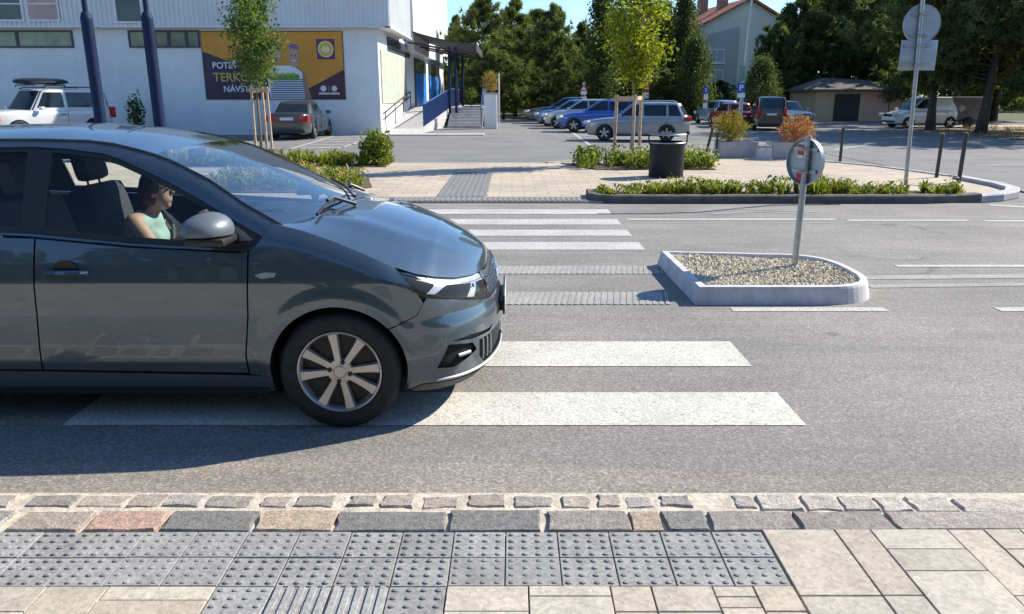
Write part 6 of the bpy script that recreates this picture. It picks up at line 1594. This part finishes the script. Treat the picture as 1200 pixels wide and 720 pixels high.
def twin(x, zz, w_, h, side=False):
    mb = MB(); 
    def T(u, d, v): return tq(x+u, -d, zz+v) if not side else tq(-gw-d, x+u, zz+v)
    def slab_(u0, u1, v0, v1, d0, d1):
        p = [T(u, d, v) for d in (d0, d1) for u, v in ((u0, v0), (u1, v0), (u1, v1), (u0, v1))]; mb.add(p, [(0, 1, 2, 3), (7, 6, 5, 4), (0, 4, 5, 1), (1, 5, 6, 2), (2, 6, 7, 3), (3, 7, 4, 0)])
    g_ = .08
    for u0, u1, v0, v1 in ((0, w_, 0, g_), (0, w_, h-g_, h), (0, g_, g_, h-g_), (w_-g_, w_, g_, h-g_), (w_/2-g_/2, w_/2+g_/2, g_, h-g_)): slab_(u0, u1, v0, v1, -.05, .07)
    slab_(-.1, w_+.1, -.1, -.02, -.05, .16)
    fr = mb.build('window', M['frame_white'], tn); mb = MB(); slab_(g_, w_/2-g_/2, g_, h-g_, -.03, .02); slab_(w_/2+g_/2, w_-g_, g_, h-g_, -.03, .02); mb.build('pane', M['win'], fr)
mb = MB()
for zz in (1.2, 3.2, 5.2): pass
strip = [tq(-gw*.62, -.03, .0), tq(-gw*.12, -.03, .0), tq(-gw*.12, -.03, ez+1.0), tq(-gw*.62, -.03, ez+.2)]
mb.add(strip, [(0, 1, 2, 3)]); mb.build('bay_panel', M['ten_dark'], tn)
for zz in (.9, 2.75, 4.6): twin(-gw*.56, zz, 1.5, 1.25)
for zz in (.9, 2.75, 4.6): twin(gw*.35, zz, 1.5, 1.25)
for zz in (.9, 2.75, 4.4):
    for y in (2., 6., 10., 14.): twin(y, zz, 1.5, 1.2, True)
# ------------------------------------------------------------------ light, sky and camera
SUN = Vector((1.2, .58, 1.0)).normalized()
el = math.asin(SUN.z); az = math.atan2(SUN.x, SUN.y)
w = bpy.data.worlds.new('World'); scene.world = w; w.use_nodes = True
nt = w.node_tree; nt.nodes.clear()
sky = nt.nodes.new('ShaderNodeTexSky'); sky.sky_type = 'NISHITA'; sky.sun_disc = False
sky.sun_elevation = el; sky.sun_rotation = az; sky.air_density = 1.0; sky.dust_density = .1; sky.ozone_density = 4.5; sky.altitude = 200
bg = nt.nodes.new('ShaderNodeBackground'); bg.inputs['Strength'].default_value = .115
wo = nt.nodes.new('ShaderNodeOutputWorld'); mx = nt.nodes.new('ShaderNodeMix'); mx.data_type = 'RGBA'; mx.blend_type = 'MULTIPLY'; mx.inputs[0].default_value = 1.; mx.inputs[7].default_value = (.90, 1.0, 1.06, 1.); nt.links.new(sky.outputs[0], mx.inputs[6]); nt.links.new(mx.outputs[2], bg.inputs[0]); nt.links.new(bg.outputs[0], wo.inputs[0])
sd = bpy.data.lights.new('sun', 'SUN'); sd.energy = 4.6; sd.angle = R(.53); sd.color = (1., .925, .79)
so = bpy.data.objects.new('sun', sd); COL.objects.link(so); so.rotation_euler = SUN.to_track_quat('Z', 'Y').to_euler(); so.location = (30, 20, 40)
cd = bpy.data.cameras.new('camera'); cam = bpy.data.objects.new('camera', cd); COL.objects.link(cam)
cd.sensor_width = 36; cd.lens = F/1200*36; cd.clip_end = 2000; cd.clip_start = .05
cam.location = (0, 0, H); cam.rotation_euler = (PI/2-P, 0, 0); scene.camera = cam
vs = scene.view_settings; vs.view_transform = 'Standard'; vs.look = 'None'; vs.exposure = .82; vs.gamma = 1.; vs.use_curve_mapping = False
scene.cycles.max_bounces = 7; scene.cycles.transparent_max_bounces = 10; scene.cycles.use_denoising = True
scene.cycles.caustics_reflective = False; scene.cycles.caustics_refractive = False; scene.cycles.sample_clamp_indirect = 6.
